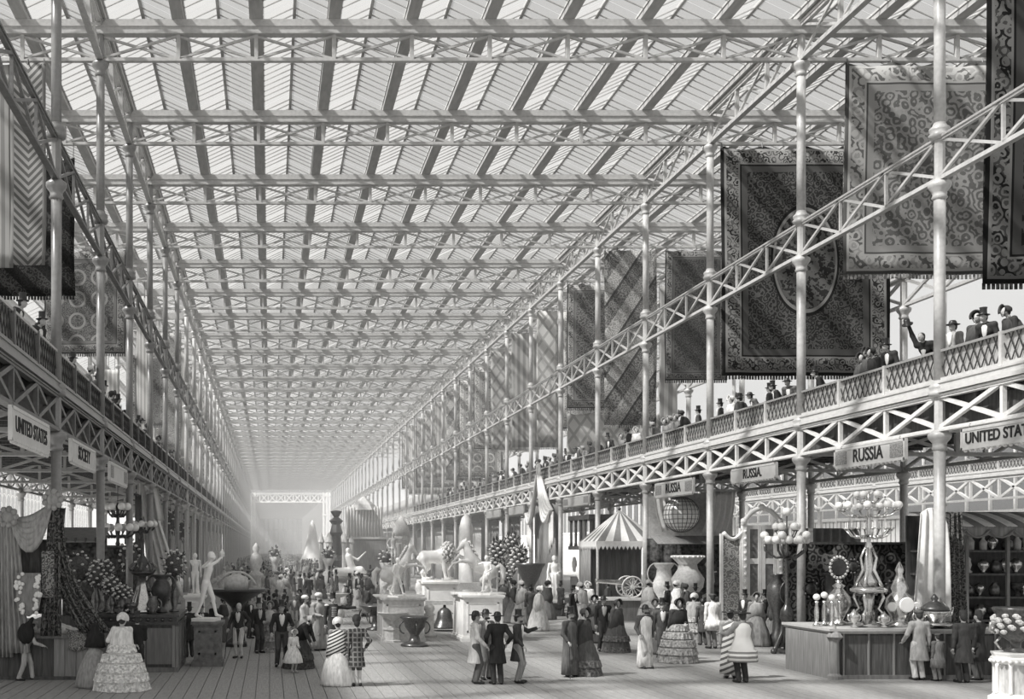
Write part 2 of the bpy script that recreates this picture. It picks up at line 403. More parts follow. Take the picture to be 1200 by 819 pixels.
for j in range(NR):
    x = XG0+j*PW
    for k in range(-4, NB if 5 < j < 19 else 14):
        nave = 6+3 <= j < 6+3+9
        near = k == 1 and nave
        step = NP if 0 <= k <= 12 else 6
        if not (6 <= j < 21): step = 8
        for sd in (0, 1):
            xa, xb = (x+.2, x+PW/2-.04) if sd == 0 else (x+PW-.2, x+PW/2+.04)
            for q in range(step):
                ya = YK(k)+q*BAY/step; yb = ya+BAY/step
                if K0 <= k <= 14 and (q > 0): bars.bar((xa, ya, ZV+.03), (xb, ya, ZV+RISE-.03), .03, .04)
                if near:
                    if sd not in pane_near:
                        sgn = 1 if sd == 0 else -1; wd = abs(xb-xa); L_ = BAY/step
                        pane_near[sd] = MB().add([(0,.02,0),(sgn*wd,.02,RISE-.02),(sgn*wd,L_-.02,RISE-.02),(0,L_-.02,0)], [(0,1,2,3) if sd == 0 else (3,2,1,0)]).mesh('pane', PANE)
                    link('pane', pane_near[sd], roof, (xa, ya, ZV+.02))
                elif k <= 12:
                    pan.add([(xa,ya+.01,ZV+.02),(xb,ya+.01,ZV+RISE),(xb,yb-.01,ZV+RISE),(xa,yb-.01,ZV+.02)], [(0,1,2,3) if sd == 0 else (3,2,1,0)])
            if k > 12:
                ya, yb = YK(k), YK(k+1)
                pan.add([(xa,ya,ZV+.02),(xb,ya,ZV+RISE),(xb,yb,ZV+RISE),(xa,yb,ZV+.02)], [(0,1,2,3) if sd == 0 else (3,2,1,0)])
for n, b, m in (('gutter', gut, GUTTER), ('ridge_bar', rid, BAR), ('glazing_bar', bars, BAR), ('glazing', pan, PANE)):
    o = b.obj(n, m, roof); o['kind'] = 'stuff'

# ------------------------------------------------------------------ outer walls, end of the nave, haze
WALLP = mat('pale_wall', 0.62, 0.7, 0.06, 2, stretch=(1, 8, .3))
def glazed_wall(name, label, x, y0, y1, h, face):
    """boarded wall below, glazed arcades above; face = +1 when it looks towards +x"""
    wl = tag(MB().box(x-.05*face, y0, 0, x+.05*face, y1, 5.4).obj(name, WALLP), label, kind='structure')
    n = int((y1-y0)/PW)
    post = MB().box(0, -.09, 0, .18*face, .09, h).mesh('wall_post', CREAM)
    batten = MB().box(0, -.03, .3, .09*face, .03, 5.3).mesh('wall_batten', WOOD_M)
    arch = MB()
    pts = [(.12*face, PW/2-(PW/2-.1)*math.cos(PI*i/10), 9.2+1.1*math.sin(PI*i/10)) for i in range(11)]
    arch.tube(pts, .05, 5)
    arm = arch.mesh('arch_rib', IRON)
    gm = MB().box(0, .1, 5.5, .03*face, PW-.1, 13.3).mesh('wall_pane', WPANE)
    for i in range(min(n, 80)):
        link('wall_post', post, wl, (x, y0+i*PW, 0)); link('arch_rib', arm, wl, (x, y0+i*PW, 0)); link('wall_pane', gm, wl, (x, y0+i*PW, 0))
        for q in range(1, 4): link('wall_batten', batten, wl, (x, y0+i*PW+q*PW/4, 0))
    MB().box(x-.1, y0, 5.35, x+.15*face, y1, 5.6).box(x-.1, y0, 13.3, x+.15*face, y1, 13.6).obj('wall_rail', CREAM, wl)
    return wl
glazed_wall('wall_right', 'pale boarded and glazed outer wall beyond the right court', 46.0, 20.8, 440, 13.5, -1)
glazed_wall('wall_left', 'pale boarded and glazed outer wall beyond the left court', -34.5, 20.8, 440, 13.5, 1)
# rear partitions between courts further down
for sd, x, f in (('right', XRB+.6, -1), ('left', XLB-.6, 1)):
    wl = tag(MB().box(x, YK(13), 0, x+.1*f, YEND, 19.7 if sd == 'left' else 12.0).obj(f'wall_{sd}_rear', WALLP), f'pale partition behind the far part of the {sd} gallery', kind='structure')
# end gable
eg = tag(MB().box(XL-.5, YEND+270, 0, XL, YEND+270.3, 22).box(XR, YEND+270, 0, XR+.5, YEND+270.3, 22).obj('wall_end', CREAM), 'glazed gable at the far end of the nave', kind='structure')
gb = MB()
for i in range(10): gb.box(XL+i*PW-.25, YEND+270, 0, XL+i*PW+.25, YEND+270.3, 19.7)
for z in (2.5, 6.5, 12.5, 18.4): gb.box(XL, YEND+270.05, z, XR, YEND+270.25, z+.4)
gb.obj('gable_mullion', IRON, eg)
MB().box(XL, YEND+270.1, 0, XR, YEND+270.15, 19.7).obj('gable_pane', PANE, eg)
# nave beyond the transept: walls and roof as plain long pieces
fn = MB()
fn.box(XL-.3, YEND+.5, 0, XL, YEND+270, 19.7).box(XR, YEND+28, 0, XR+.3, YEND+270, 19.7)
tag(fn.obj('wall_far_nave', WALLP), 'pale side walls of the nave beyond the transept', kind='structure')
fr = tag(MB().box(XL, YEND+27, 19.7, XR, YEND+270, 19.75).obj('ceiling_far_nave', PANE), 'glazed roof of the nave beyond the transept', kind='structure')
fb = MB()
for i in range(34): fb.box(XL, YEND+28+i*BAY, 18.6, XR, YEND+28.3+i*BAY, 19.6)
fb.obj('truss_band', IRON, fr)['kind'] = 'stuff'
for x, sd in ((XL, 'left'), (XR, 'right')):
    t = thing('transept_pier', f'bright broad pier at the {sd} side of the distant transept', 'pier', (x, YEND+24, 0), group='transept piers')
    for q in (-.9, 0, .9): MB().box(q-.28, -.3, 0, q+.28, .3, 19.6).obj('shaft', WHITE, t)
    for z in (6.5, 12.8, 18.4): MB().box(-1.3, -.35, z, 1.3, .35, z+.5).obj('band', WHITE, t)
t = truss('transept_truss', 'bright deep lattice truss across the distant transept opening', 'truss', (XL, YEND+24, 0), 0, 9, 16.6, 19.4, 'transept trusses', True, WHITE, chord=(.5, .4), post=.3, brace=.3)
tag(MB().box(XL-.3, YEND+.3, 19.7, XR, YEND+27, 19.75).obj('ceiling_transept', glass_roof_mat('clear_glass', .9, .2)), 'clearer glass roof over the bright transept', kind='structure')
# haze of a long dusty hall
hz = MB().box(XLF-6, 46, 0.02, XRF+6, YEND+268, 19.6).obj('haze', None); tag(hz, 'pale dusty haze filling the far length of the nave', 'haze', kind='stuff')
hm = bpy.data.materials.new('haze'); hm.use_nodes = True; nt = hm.node_tree; nt.nodes.remove(nt.nodes['Principled BSDF'])
vs = nt.nodes.new('ShaderNodeVolumeScatter'); vs.inputs['Density'].default_value = 0.0029; vs.inputs['Color'].default_value = (1, 1, 1, 1)
nt.links.new(vs.outputs[0], nt.nodes['Material Output'].inputs['Volume']); hz.data.materials.append(hm)

# ------------------------------------------------------------------ patterned cloth
class NG:
    def __init__(s, name, rough=0.9):
        s.m = bpy.data.materials.new(name); s.m.use_nodes = True; s.N = s.m.node_tree.nodes; s.L = s.m.node_tree.links
        s.b = s.N['Principled BSDF']; s.b.inputs['Roughness'].default_value = rough; s.b.inputs['Specular IOR Level'].default_value = .15
        tc = s.N.new('ShaderNodeTexCoord'); s.co = tc.outputs['Object']
        x = s.N.new('ShaderNodeSeparateXYZ'); s.L.new(s.co, x.inputs[0]); s.u, s.y, s.v = x.outputs
    def ma(s, op, a, b=0.0, c=0.0):
        n = s.N.new('ShaderNodeMath'); n.operation = op
        for i, q in enumerate((a, b, c)):
            if isinstance(q, (int, float)): n.inputs[i].default_value = q
            else: s.L.new(q, n.inputs[i])
        return n.outputs[0]
    def vor(s, scale, feat='F1'):
        n = s.N.new('ShaderNodeTexVoronoi'); n.feature = feat; n.inputs['Scale'].default_value = scale; s.L.new(s.co, n.inputs['Vector']); return n.outputs['Distance']
    def noi(s, scale, det=3):
        n = s.N.new('ShaderNodeTexNoise'); n.inputs['Scale'].default_value = scale; n.inputs['Detail'].default_value = det; s.L.new(s.co, n.inputs['Vector']); return n.outputs['Fac']
    def mix(s, f, a, b):                             # value mix
        return s.ma('ADD', s.ma('MULTIPLY', a, s.ma('SUBTRACT', 1.0, f)), s.ma('MULTIPLY', b, f))
    def done(s, val):
        c = s.N.new('ShaderNodeCombineColor')
        for i, k in enumerate((1, .99, .965)): s.L.new(s.ma('MULTIPLY', val, k), c.inputs[i])
        s.L.new(c.outputs[0], s.b.inputs['Base Color']); return s.m
def carpet_mat(name, W, H, style, dark, mid, light, sc=3.0):
    g = NG(name); u, v = g.u, g.v
    lt = lambda a, b: g.ma('LESS_THAN', a, b)
    scroll = g.ma('PINGPONG', g.ma('MULTIPLY', g.ma('ADD', g.vor(sc*1.5), g.ma('MULTIPLY', g.noi(sc*2.5), .5)), 5.0), 1.0)
    orn = g.ma('GREATER_THAN', g.ma('ADD', scroll, g.ma('MULTIPLY', g.noi(sc*5), .9)), .95)
    field = g.mix(orn, mid, dark)
    field = g.ma('MULTIPLY', field, g.ma('ADD', .75, g.ma('MULTIPLY', g.noi(sc*6, 5), .5)))
    if style in ('border', 'medallion', 'circles'):
        d = g.ma('MINIMUM', g.ma('MINIMUM', u, g.ma('SUBTRACT', W, u)), g.ma('MINIMUM', v, g.ma('SUBTRACT', H, v)))
        if style == 'medallion':
            r = g.ma('SQRT', g.ma('ADD', g.ma('POWER', g.ma('DIVIDE', g.ma('ABSOLUTE', g.ma('SUBTRACT', u, W*.50)), 1.15), 2.0), g.ma('POWER', g.ma('DIVIDE', g.ma('ABSOLUTE', g.ma('SUBTRACT', v, H*.50)), 1.9), 2.0)))
            field = g.mix(lt(r, 1.12), field, dark*.6); field = g.mix(lt(r, 1.05), field, light)
            fl = g.ma('GREATER_THAN', g.ma('ADD', g.noi(4.5), g.ma('MULTIPLY', g.noi(9), .4)), .74)
            field = g.mix(lt(r, .98), field, g.mix(fl, mid*1.25, dark))
        if style == 'circles':
            cu = g.ma('SUBTRACT', g.ma('FRACT', g.ma('MULTIPLY', u, .9)), .5); cv = g.ma('SUBTRACT', g.ma('FRACT', g.ma('MULTIPLY', v, .9)), .5)
            r = g.ma('SQRT', g.ma('ADD', g.ma('MULTIPLY', cu, cu), g.ma('MULTIPLY', cv, cv)))
            field = g.mix(lt(g.ma('ABSOLUTE', g.ma('SUBTRACT', r, .34)), .05), field, light)
        bo = g.mix(g.ma('GREATER_THAN', g.ma('SINE', g.ma('MULTIPLY', g.ma('ADD', u, v), 9.0)), .1), mid, dark)
        bo = g.mix(orn, bo, light)
        k = W/6.0
        for lo, hi, val in ((0.0, .12, dark*.7), (.12, .2, light), (.2, .62, bo), (.62, .68, light), (.68, .74, dark*.7), (.74, .95, mid)):
            inb = g.ma('MULTIPLY', g.ma('GREATER_THAN', d, lo*k), lt(d, hi*k)); field = g.mix(inb, field, val)
    elif style == 'diagonal':
        t = g.ma('FRACT', g.ma('MULTIPLY', g.ma('SUBTRACT', g.ma('MULTIPLY', u, 1.5), v), .42))
        field = g.mix(lt(t, .5), field, g.mix(orn, light, mid)); field = g.mix(lt(g.ma('ABSOLUTE', g.ma('SUBTRACT', t, .5)), .04), field, dark*.7)
    elif style == 'dark_diagonal':
        t = g.ma('FRACT', g.ma('MULTIPLY', g.ma('ADD', u, v), .8)); field = g.mix(g.ma('MULTIPLY', lt(t, .45), .8), field, dark*.5)
    elif style == 'chevron':
        t = g.ma('FRACT', g.ma('MULTIPLY', g.ma('SUBTRACT', v, g.ma('ABSOLUTE', g.ma('SUBTRACT', u, W/2))), 4.0)); field = g.mix(lt(t, .5), light, dark)
        field = g.mix(g.ma('GREATER_THAN', g.ma('ABSOLUTE', g.ma('SUBTRACT', u, W/2)), W*.4), field, mid)
    elif style == 'diamond':
        a = g.ma('ABSOLUTE', g.ma('SUBTRACT', g.ma('FRACT', g.ma('MULTIPLY', g.ma('ADD', u, g.ma('MULTIPLY', v, .7)), 1.3)), .5)); b = g.ma('ABSOLUTE', g.ma('SUBTRACT', g.ma('FRACT', g.ma('MULTIPLY', g.ma('SUBTRACT', u, g.ma('MULTIPLY', v, .7)), 1.3)), .5))
        field = g.mix(lt(g.ma('MINIMUM', a, b), .12), light, mid)
    elif style == 'stripe':
        t = g.ma('FRACT', g.ma('MULTIPLY', u, sc)); field = g.mix(lt(t, .5), light, mid)
    return g.done(g.ma('MINIMUM', field, .9))
def cloth_mat(name, v, sc=1.6, dark=.6):
    return mat(name, v, .85, 1-dark, sc*8, spec=.2, stretch=(1, 1, .1), bump=.2)

def hanging(label, Y, x0, x1, z0, z1, style, tones, name='hanging_carpet', sc=3.0, group='carpets hung from the roof trusses', pleat=.05, cat='carpet', pins=4):
    """a woven sheet tied to a truss, facing down the nave; sags between its ties"""
    W, H = x1-x0, z1-z0
    t = thing(name, label, cat, (x0, Y-.12, z0), group=group)
    m = carpet_mat('weave_%d' % len(MATS), W, H, style, *tones, sc=sc); MATS[m.name] = m
    ph = random.random()*6
    def f(a, b):
        sag = .16*abs(math.sin(PI*a*pins))*b**6
        wv = pleat*(math.sin(a*W*2.1+ph)+.6*math.sin(a*W*5.3+ph*2))*(.4+.6*(1-b)) + .18*math.sin(b*2.2+ph)*(1-b)
        return (a*W+.03*math.sin(b*7+ph)*(1-b), wv, b*H-sag*W/6)
    MB().grid(f, max(10, int(W*5)), 14, thick=(0, .03, 0)).obj('sheet', m, t, smooth=True)
    tie = MB().tube([(0, .0, -.05), (0, .05, .1+max(0, ZT0-z1))], .018, 5).mesh('tie', IRON_D)
    for i in range(pins+1): link('tie', tie, t, (min(max(i/pins*W, .05), W-.05), 0, H-.03))
    if W > 1.5:
        fr = MB(); n = int(W*9)
        for i in range(n): fr.box((i+.1)*W/n, -.01+f(i/n, 0)[1], -.14, (i+.75)*W/n, .02+f(i/n, 0)[1], .02)
        fr.obj('fringe', m, t)
    return t
D3 = (.035, .11, .24)
hanging('very dark carpet with a figured border hanging nearest above the right gallery', YK(0), 17.75, 23.6, 9.75, 18.35, 'border', (.012, .05, .14), sc=2.2)
hanging('pale grey carpet with faint scroll border, second from the near end over the right gallery', YK(1), 18.0, 23.7, 11.75, 18.35, 'border', (.13, .30, .42), sc=2.0)
hanging('dark carpet with a pale oval medallion hanging over the right gallery', YK(2), 17.0, 23.3, 9.65, 18.35, 'medallion', (.03, .10, .24), sc=3.2)
hanging('dark bordered carpet half hidden behind the medallion carpet', YK(4), 20.05, 23.2, 11.7, 18.3, 'border', (.03, .09, .2), sc=3.2)
hanging('carpet with broad diagonal floral stripes over the right gallery', YK(4), 16.95, 19.6, 9.4, 18.3, 'diagonal', (.08, .22, .42), sc=3.5)
hanging('narrow pale scrolled banner beside the bordered carpets', YK(5), 22.3, 23.3, 10.2, 18.2, 'stripe', (.12, .3, .5), sc=2, cat='banner', name='hanging_banner', pins=2)
hanging('mid grey carpet with dark border and lozenge field behind the striped one', YK(5), 17.0, 20.4, 11.2, 18.3, 'border', (.06, .2, .36), sc=3)
hanging('pale diamond patterned hanging low behind the right gallery railing', YK(5)+.5, 17.1, 22.5, 8.6, 11.0, 'diamond', (.2, .4, .62), name='hanging_cloth', cat='cloth')
hanging('pale patterned banner, seventh bay of the right gallery', YK(6), 17.0, 18.3, 9.9, 18.3, 'diamond', (.2, .4, .6), name='hanging_banner', cat='banner', pins=2)
hanging('dotted pale carpet, seventh bay of the right gallery', YK(6), 18.6, 23.0, 10.8, 18.3, 'circles', (.2, .42, .6))
far = ['stripe', 'diamond', 'border', 'circles', 'diagonal', 'stripe', 'diamond', 'border', 'stripe', 'circles']
for i, k in enumerate(range(7, 17)):
    a = random.uniform(.2, .34)
    hanging(f'pale patterned carpet over the right gallery at its {nth(k+1)} bay', YK(k), 16.95, 16.95+random.uniform(3, 6), random.uniform(9.3, 11.5), 18.3, far[i], (a*.6, a*1.3, min(.75, a*2.2)), sc=2.5, pins=3)
hanging('pale banner woven with a herringbone band at the near left', YK(1), -8.1, -7.0, 12.0, 18.35, 'chevron', (.12, .22, .34), name='hanging_banner', cat='banner', pins=2)
hanging('plain pale pleated banner beside the herringbone one', YK(1)+.15, -9.2, -8.1, 12.0, 18.35, 'stripe', (.2, .26, .42), name='hanging_banner', cat='banner', pins=2, sc=4)
hanging('dark carpet with diagonal shading over the left gallery', YK(2), -11.5, -7.35, 12.7, 17.9, 'dark_diagonal', (.02, .06, .14), sc=3.5)
hanging('dark carpet with ringed rosettes over the left gallery', YK(4), -11.4, -7.25, 13.0, 18.3, 'circles', (.05, .13, .24), sc=3.5)
hanging('pale pleated hanging over the left gallery', YK(5), -7.6, -6.7, 8.8, 17.6, 'stripe', (.2, .4, .65), sc=5, pins=2, name='hanging_banner', cat='banner')
hanging('white striped curtain low over the left gallery', YK(5), -10.4, -8.6, 9.9, 13.4, 'stripe', (.3, .5, .75), sc=4, pins=3, name='hanging_curtain', cat='curtain')
hanging('mid grey carpet low over the left gallery beyond the striped curtain', YK(6), -8.8, -6.7, 11.0, 15.5, 'border', (.06, .16, .3), sc=3)
hanging('pale lozenge patterned cloth over the left gallery', YK(7), -10.9, -6.6, 8.4, 11.0, 'diamond', (.2, .4, .62), name='hanging_cloth', cat='cloth')
for k in range(7, 14):
    hanging(f'pale narrow hanging over the left gallery at its {nth(k+1)} bay', YK(k), -7.2-random.random(), -6.2, random.uniform(8.8, 11), 18.3, far[k % 10], (.18, .36, .6), sc=4, pins=2, name='hanging_banner', cat='banner')

# ------------------------------------------------------------------ signs under the galleries
SIGN = mat('sign_board', 0.6, .7, .06, 4); INK = mat('sign_ink', 0.03, .8, .1, 9)
def sign(text, label, side, ya, yb, z0, z1, ends=True, size=None):
    x = (XR-.12) if side == 'right' else (XL+.12)
    t = thing('hanging_sign', label, 'sign', (x, (ya+yb)/2, z0), PI/2 if side == 'left' else -PI/2, 'country signs under the galleries')
    # local +x runs along the nave so the text faces it
    W = yb-ya; H = z1-z0
    MB().box(-W/2, -.03, 0, W/2, .03, H).obj('board', SIGN, t)
    fr = MB().box(-W/2-.03, -.045, H-.04, W/2+.03, .045, H+.03).box(-W/2-.03, -.045, -.03, W/2+.03, .045, .03).box(-W/2-.04, -.045, -.03, -W/2+.03, .045, H+.03).box(W/2-.03, -.045, -.03, W/2+.04, .045, H+.03)
    fr.obj('sign_frame', CREAM, t)
    tabs = MB(); n = int(W*5)
    for i in range(n): tabs.ball((-W/2+(i+.5)*W/n, 0, -.04), .05, 6, 4)
    tabs.obj('scalloped_edge', CREAM, t)['kind'] = 'stuff'
    for q in (-W*.42, W*.42): MB().tube([(q, 0, H), (q, .03, ZG0+.06-z0)], .018, 5).obj('hanger', IRON_D, t)
    if text:
        c = bpy.data.curves.new('lettering', 'FONT'); c.body = text; c.size = size or H*1.0; c.align_x = 'CENTER'; c.align_y = 'CENTER'; c.extrude = .008; c.offset = .006
        o = bpy.data.objects.new('lettering', c); C.objects.link(o); o.parent = t; o.location = (0, -.04, H/2); o.rotation_euler = (PI/2, 0, 0)
        c.materials.append(INK); bpy.context.view_layer.update()
        me = bpy.data.meshes.new_from_object(o.evaluated_get(bpy.context.evaluated_depsgraph_get())); q = link('lettering', me, t, o.location); q.rotation_euler = o.rotation_euler; q['kind'] = 'stuff'
        bpy.data.objects.remove(o)
    if ends:
        for s in (-1, 1):
            e = MB().box(s*W*.40-W*.085, -.045, H*.14, s*W*.40+W*.085, -.03, H*.86).obj('ornament_panel', mat('sign_ornament', .3, .8, .5, 25), t)
    return t
sign('UNITED STATES', 'long pale sign reading UNITED STATES under the right gallery', 'right', 24.1, 26.95, 5.52, 5.97, ends=False, size=.36)
sign('RUSSIA', 'pale RUSSIA sign with patterned end panels, nearest of the three', 'right', 29.4, 33.0, 5.5, 6.0)
sign('RUSSIA.', 'pale RUSSIA sign left of the second full column on the right side', 'right', 36.9, 40.4, 5.5, 5.95, ends=False)
sign('RUSSIA', 'small RUSSIA sign above the crosshatched globe and side curtains', 'right', 44.1, 48.4, 5.35, 5.9)
sign('', 'blank sign under the right gallery past the striped tent', 'right', 58.5, 63.5, 5.5, 5.95)
sign('', 'blank small sign under the right gallery beyond the white swag', 'right', 73.5, 78, 5.5, 5.95, ends=False)
sign('', 'blank distant sign under the right gallery', 'right', 81, 86, 5.5, 5.95, ends=False)
sign('UNITED STATES', 'pale sign reading UNITED STATES under the left gallery', 'left', 22.6, 26.4, 5.35, 6.0, ends=False, size=.45)
sign('SOCIETY', 'second pale sign under the left gallery, crowded lettering', 'left', 29.4, 33.4, 5.45, 6.0, ends=False, size=.5)
sign('', 'third pale sign under the left gallery, covered in small faint ornament', 'left', 36.5, 40.8, 5.4, 5.95)

# ------------------------------------------------------------------ smooth bodies from blended round shapes
def surface_net(V, org, h):
    nx, ny, nz = V.shape; ins = V < 0
    cnt = np.zeros((nx-1, ny-1, nz-1), np.float32); acc = np.zeros((nx-1, ny-1, nz-1, 3), np.float32)
    faces = []
    idx = None; edges = []
    for ax in range(3):
        a = [slice(None)]*3; b = [slice(None)]*3; a[ax] = slice(0, -1); b[ax] = slice(1, None)
        va, vb = V[tuple(a)], V[tuple(b)]; cr = (va < 0) != (vb < 0)
        I = np.argwhere(cr); 
        if len(I) == 0: continue
        t = (va[cr]/(va[cr]-vb[cr])); P = I.astype(np.float32); P[:, ax] += t
        o1, o2 = [q for q in range(3) if q != ax]
        for d1 in (0, -1):
            for d2 in (0, -1):
                J = I.copy(); J[:, o1] += d1; J[:, o2] += d2
                ok = (J >= 0).all(1) & (J[:, 0] < nx-1) & (J[:, 1] < ny-1) & (J[:, 2] < nz-1)
                np.add.at(cnt, tuple(J[ok].T), 1); np.add.at(acc, tuple(J[ok].T), P[ok])
        edges.append((ax, o1, o2, I, va[cr] < 0))
    m = cnt > 0; idx = np.full(cnt.shape, -1, np.int64); idx[m] = np.arange(m.sum())
    verts = acc[m]/cnt[m][:, None]*h+np.array(org, np.float32)
    for ax, o1, o2, I, sgn in edges:
        ok = (I[:, o1] > 0) & (I[:, o2] > 0) & (I[:, o1] < V.shape[o1]-1) & (I[:, o2] < V.shape[o2]-1); I = I[ok]; sg = sgn[ok]
        q = []
        for d1, d2 in ((0, 0), (-1, 0), (-1, -1), (0, -1)):
            J = I.copy(); J[:, o1] += d1; J[:, o2] += d2; q.append(idx[tuple(J.T)])
        q = np.stack(q, 1); flip = sg if ax != 1 else ~sg
        q[flip] = q[flip][:, ::-1]
        faces.append(q)
    F = np.concatenate(faces)[:, ::-1]
    return verts, F
def blob(prims, h, k=.03, cuts=()):
    """prims: ('c', a, b, ra, rb[, flat_y]) tapered limb, ('e', c, (rx,ry,rz)) ellipsoid, ('-', c, r) hollow; cuts: (normal, d) planes kept where n.p < d"""
    lo = np.array([1e9]*3); hi = -lo
    for p in prims:
        if p[0] == '-': continue
        for q, r in ((p[1], p[3]), (p[2], p[4])) if p[0] == 'c' else ((p[1], max(p[2])),):
            q = np.array(q); lo = np.minimum(lo, q-r); hi = np.maximum(hi, q+r)
    lo -= 2.5*h+k*.3; hi += 2.5*h+k*.3
    n = np.ceil((hi-lo)/h).astype(int)+1
    G = np.stack(np.meshgrid(*[lo[i]+h*np.arange(n[i]) for i in range(3)], indexing='ij'), -1).astype(np.float32)
    V = None
    for p in prims:
        if p[0] == 'c':
            a = np.array(p[1], np.float32); b = np.array(p[2], np.float32); fl = p[5] if len(p) > 5 else 1.0
            sc = np.array([1, 1/fl, 1], np.float32); q = (G-a)*sc; ba = (b-a)*sc
            t = np.clip((q@ba)/max(float(ba@ba), 1e-6), 0, 1)
            d = (np.linalg.norm(q-t[..., None]*ba, axis=-1)-(p[3]+(p[4]-p[3])*t))*min(1, (1+fl)/2)
        elif p[0] == 'e':
            r = np.array(p[2], np.float32); q = (G-np.array(p[1], np.float32)); l = np.linalg.norm(q/r, axis=-1); g = np.linalg.norm(q/(r*r), axis=-1)+1e-6
            d = l*(l-1)/g
        else:
            d = np.linalg.norm(G-np.array(p[1], np.float32), axis=-1)-p[2]; V = np.maximum(V, -d); continue
        if V is None: V = d
        else:
            hh = np.clip(.5+.5*(V-d)/k, 0, 1); V = V*(1-hh)+d*hh-k*hh*(1-hh)
    for nrm, dd in cuts: V = np.maximum(V, G@np.array(nrm, np.float32)-dd)
    return surface_net(V, lo, h)
def blob_mesh(name, prims, h, m, k=.03, cuts=(), extra=None):
    v, f = blob(prims, h, k, cuts)
    b = MB(); b.v = [tuple(map(float, p)) for p in v]; b.f = [tuple(map(int, q)) for q in f]
    if extra: extra(b)
    return b.mesh(name, m, True)

# ------------------------------------------------------------------ people
SKIN = mat('skin', .42, .6, .06, 8); HAIR = mat('dark_hair', .04, .6, .3, 60); HATB = mat('silk_hat', .025, .35, .1, 20)
def tone(v, sc=18): 
    v = round(v, 2); return mat(f'cloth_{v}', v, .85, .22, sc, spec=.15, stretch=(1, 1, .25), bump=.25)
def ik(S, H, l1, l2, hint):
    S = Vector(S); H = Vector(H); d = H-S; L = min(d.length, (l1+l2)*.995); dn = d.normalized(); H = S+dn*L
    a = (l1*l1-l2*l2+L*L)/(2*L); hgt = math.sqrt(max(l1*l1-a*a, 0)); hv = Vector(hint); hv = (hv-dn*hv.dot(dn)); hv = hv.normalized() if hv.length > .01 else Vector((0, 1, 0))
    return S+dn*a+hv*hgt, H
HANDS = {'down': (.25, .0, .80), 'hip': (.26, -.06, 1.0), 'front': (.06, -.26, 1.08), 'book': (.08, -.3, 1.2), 'back': (.03, .2, .98), 'up': (.5, -.2, 1.62), 'point': (.72, -.15, 1.38), 'hold': (.30, -.2, .95), 'arm': (.22, -.18, 1.12), 'rail': (.12, -.32, 1.06), 'wave': (.34, -.35, 1.85), 'cheek': (.06, -.16, 1.5), 'high': (.62, -.25, 1.72)}
def skeleton(P):
    """joints, figure faces -y, feet at z 0, about 1.75 tall"""
    lean = P.get('lean', 0); side = P.get('side', 0); st = P.get('stance', .09); sr = P.get('stride', 0)
    def U(p, k=1.0):
        p = Vector(p); c = Vector((0, 0, .94)); q = p-c
        q = Matrix.Rotation(lean*k, 3, 'X') @ q; q = Matrix.Rotation(side*k, 3, 'Y') @ q
        return q+c
    J = dict(pel=Vector((0, 0, .95)), wai=U((0, 0, 1.08), .5), che=U((0, 0, 1.3)), nk0=U((0, .01, 1.45)), nk1=U((0, 0, 1.54)), hd=U((0, -.015, 1.64)))
    J['U'] = U
    for s, n in ((-1, 'R'), (1, 'L')):
        J['sh'+n] = U((s*.185, .01, 1.41)); J['hip'+n] = Vector((s*.09, 0, .92))
        hp = P.get('arm'+n, 'down'); hp = HANDS[hp] if isinstance(hp, str) else hp
        h = U((s*hp[0], hp[1], hp[2]), .6)
        J['el'+n], J['ha'+n] = ik(J['sh'+n], h, .29, .27, P.get('hint'+n, (s*.5, .6, -.6)))
        f = -s*sr
        ank = Vector((s*st, f, .08)); J['kn'+n], J['an'+n] = ik(J['hip'+n], ank, .44, .43, (0, -1, 0)); J['toe'+n] = J['an'+n]+Vector((s*.04, -.15, -.045))
    return J
def fingers(b, W, E, sz=1.0, n=5):
    """five unequal, slightly curled fingers from wrist W along the forearm direction"""
    d = (W-E).normalized(); x = d.cross(Vector((0, 0, 1))); x = x.normalized() if x.length > .1 else Vector((1, 0, 0)); y = x.cross(d).normalized()
    pc = W+d*.075
    for i, (o, L) in enumerate(((-.028, .062), (-.010, .075), (.009, .07), (.027, .055))):
        p0 = pc+x*o; b.tube([p0-d*.02, p0+d*L*.45, p0+d*L*.8-y*.02, p0+d*L*.95-y*.04], [.0105, .0095, .008, .005], n)
    p0 = W+d*.03-x*.03; b.tube([p0, p0-x*.03+d*.025, p0-x*.035+d*.055], [.012, .011, .007], n)
def body_prims(J, g=1.0, female=False):
    w = .85 if female else 1.0
    pr = [('c', J['pel'], J['wai'], .135, .12*w, .72), ('c', J['wai'], J['che'], .12*w, .155*w, .68), ('c', J['shR'], J['shL'], .06, .06), ('c', J['nk0'], J['nk1'], .055, .05),
          ('e', J['hd'], (.074, .092, .108)), ('e', J['hd']+Vector((0, -.03, -.06)), (.05, .055, .055)), ('c', J['hd']+Vector((0, -.085, .015)), J['hd']+Vector((0, -.108, -.022)), .010, .016),
          ('e', J['hd']+Vector((.075, 0, -.005)), (.012, .02, .03)), ('e', J['hd']+Vector((-.075, 0, -.005)), (.012, .02, .03)), ('c', J['hd']+Vector((-.02, -.088, -.052)), J['hd']+Vector((.02, -.088, -.052)), .008, .008)]
    for n in 'RL':
        pr += [('c', J['sh'+n], J['el'+n], .05*w, .04*w), ('c', J['el'+n], J['ha'+n], .04*w, .027), ('e', J['ha'+n]+(J['ha'+n]-J['el'+n]).normalized()*.045, (.034, .034, .034)),
               ('c', J['hip'+n], J['kn'+n], .088, .056), ('c', J['kn'+n]+Vector((0, .012, -.05)), J['an'+n], .056, .036), ('c', J['an'+n], J['toe'+n], .04, .03)]
    return pr
def eyes(b, J):
    for s in (-1, 1): b.ball(J['hd']+Vector((s*.03, -.082, .012)), .010, 6, 4)
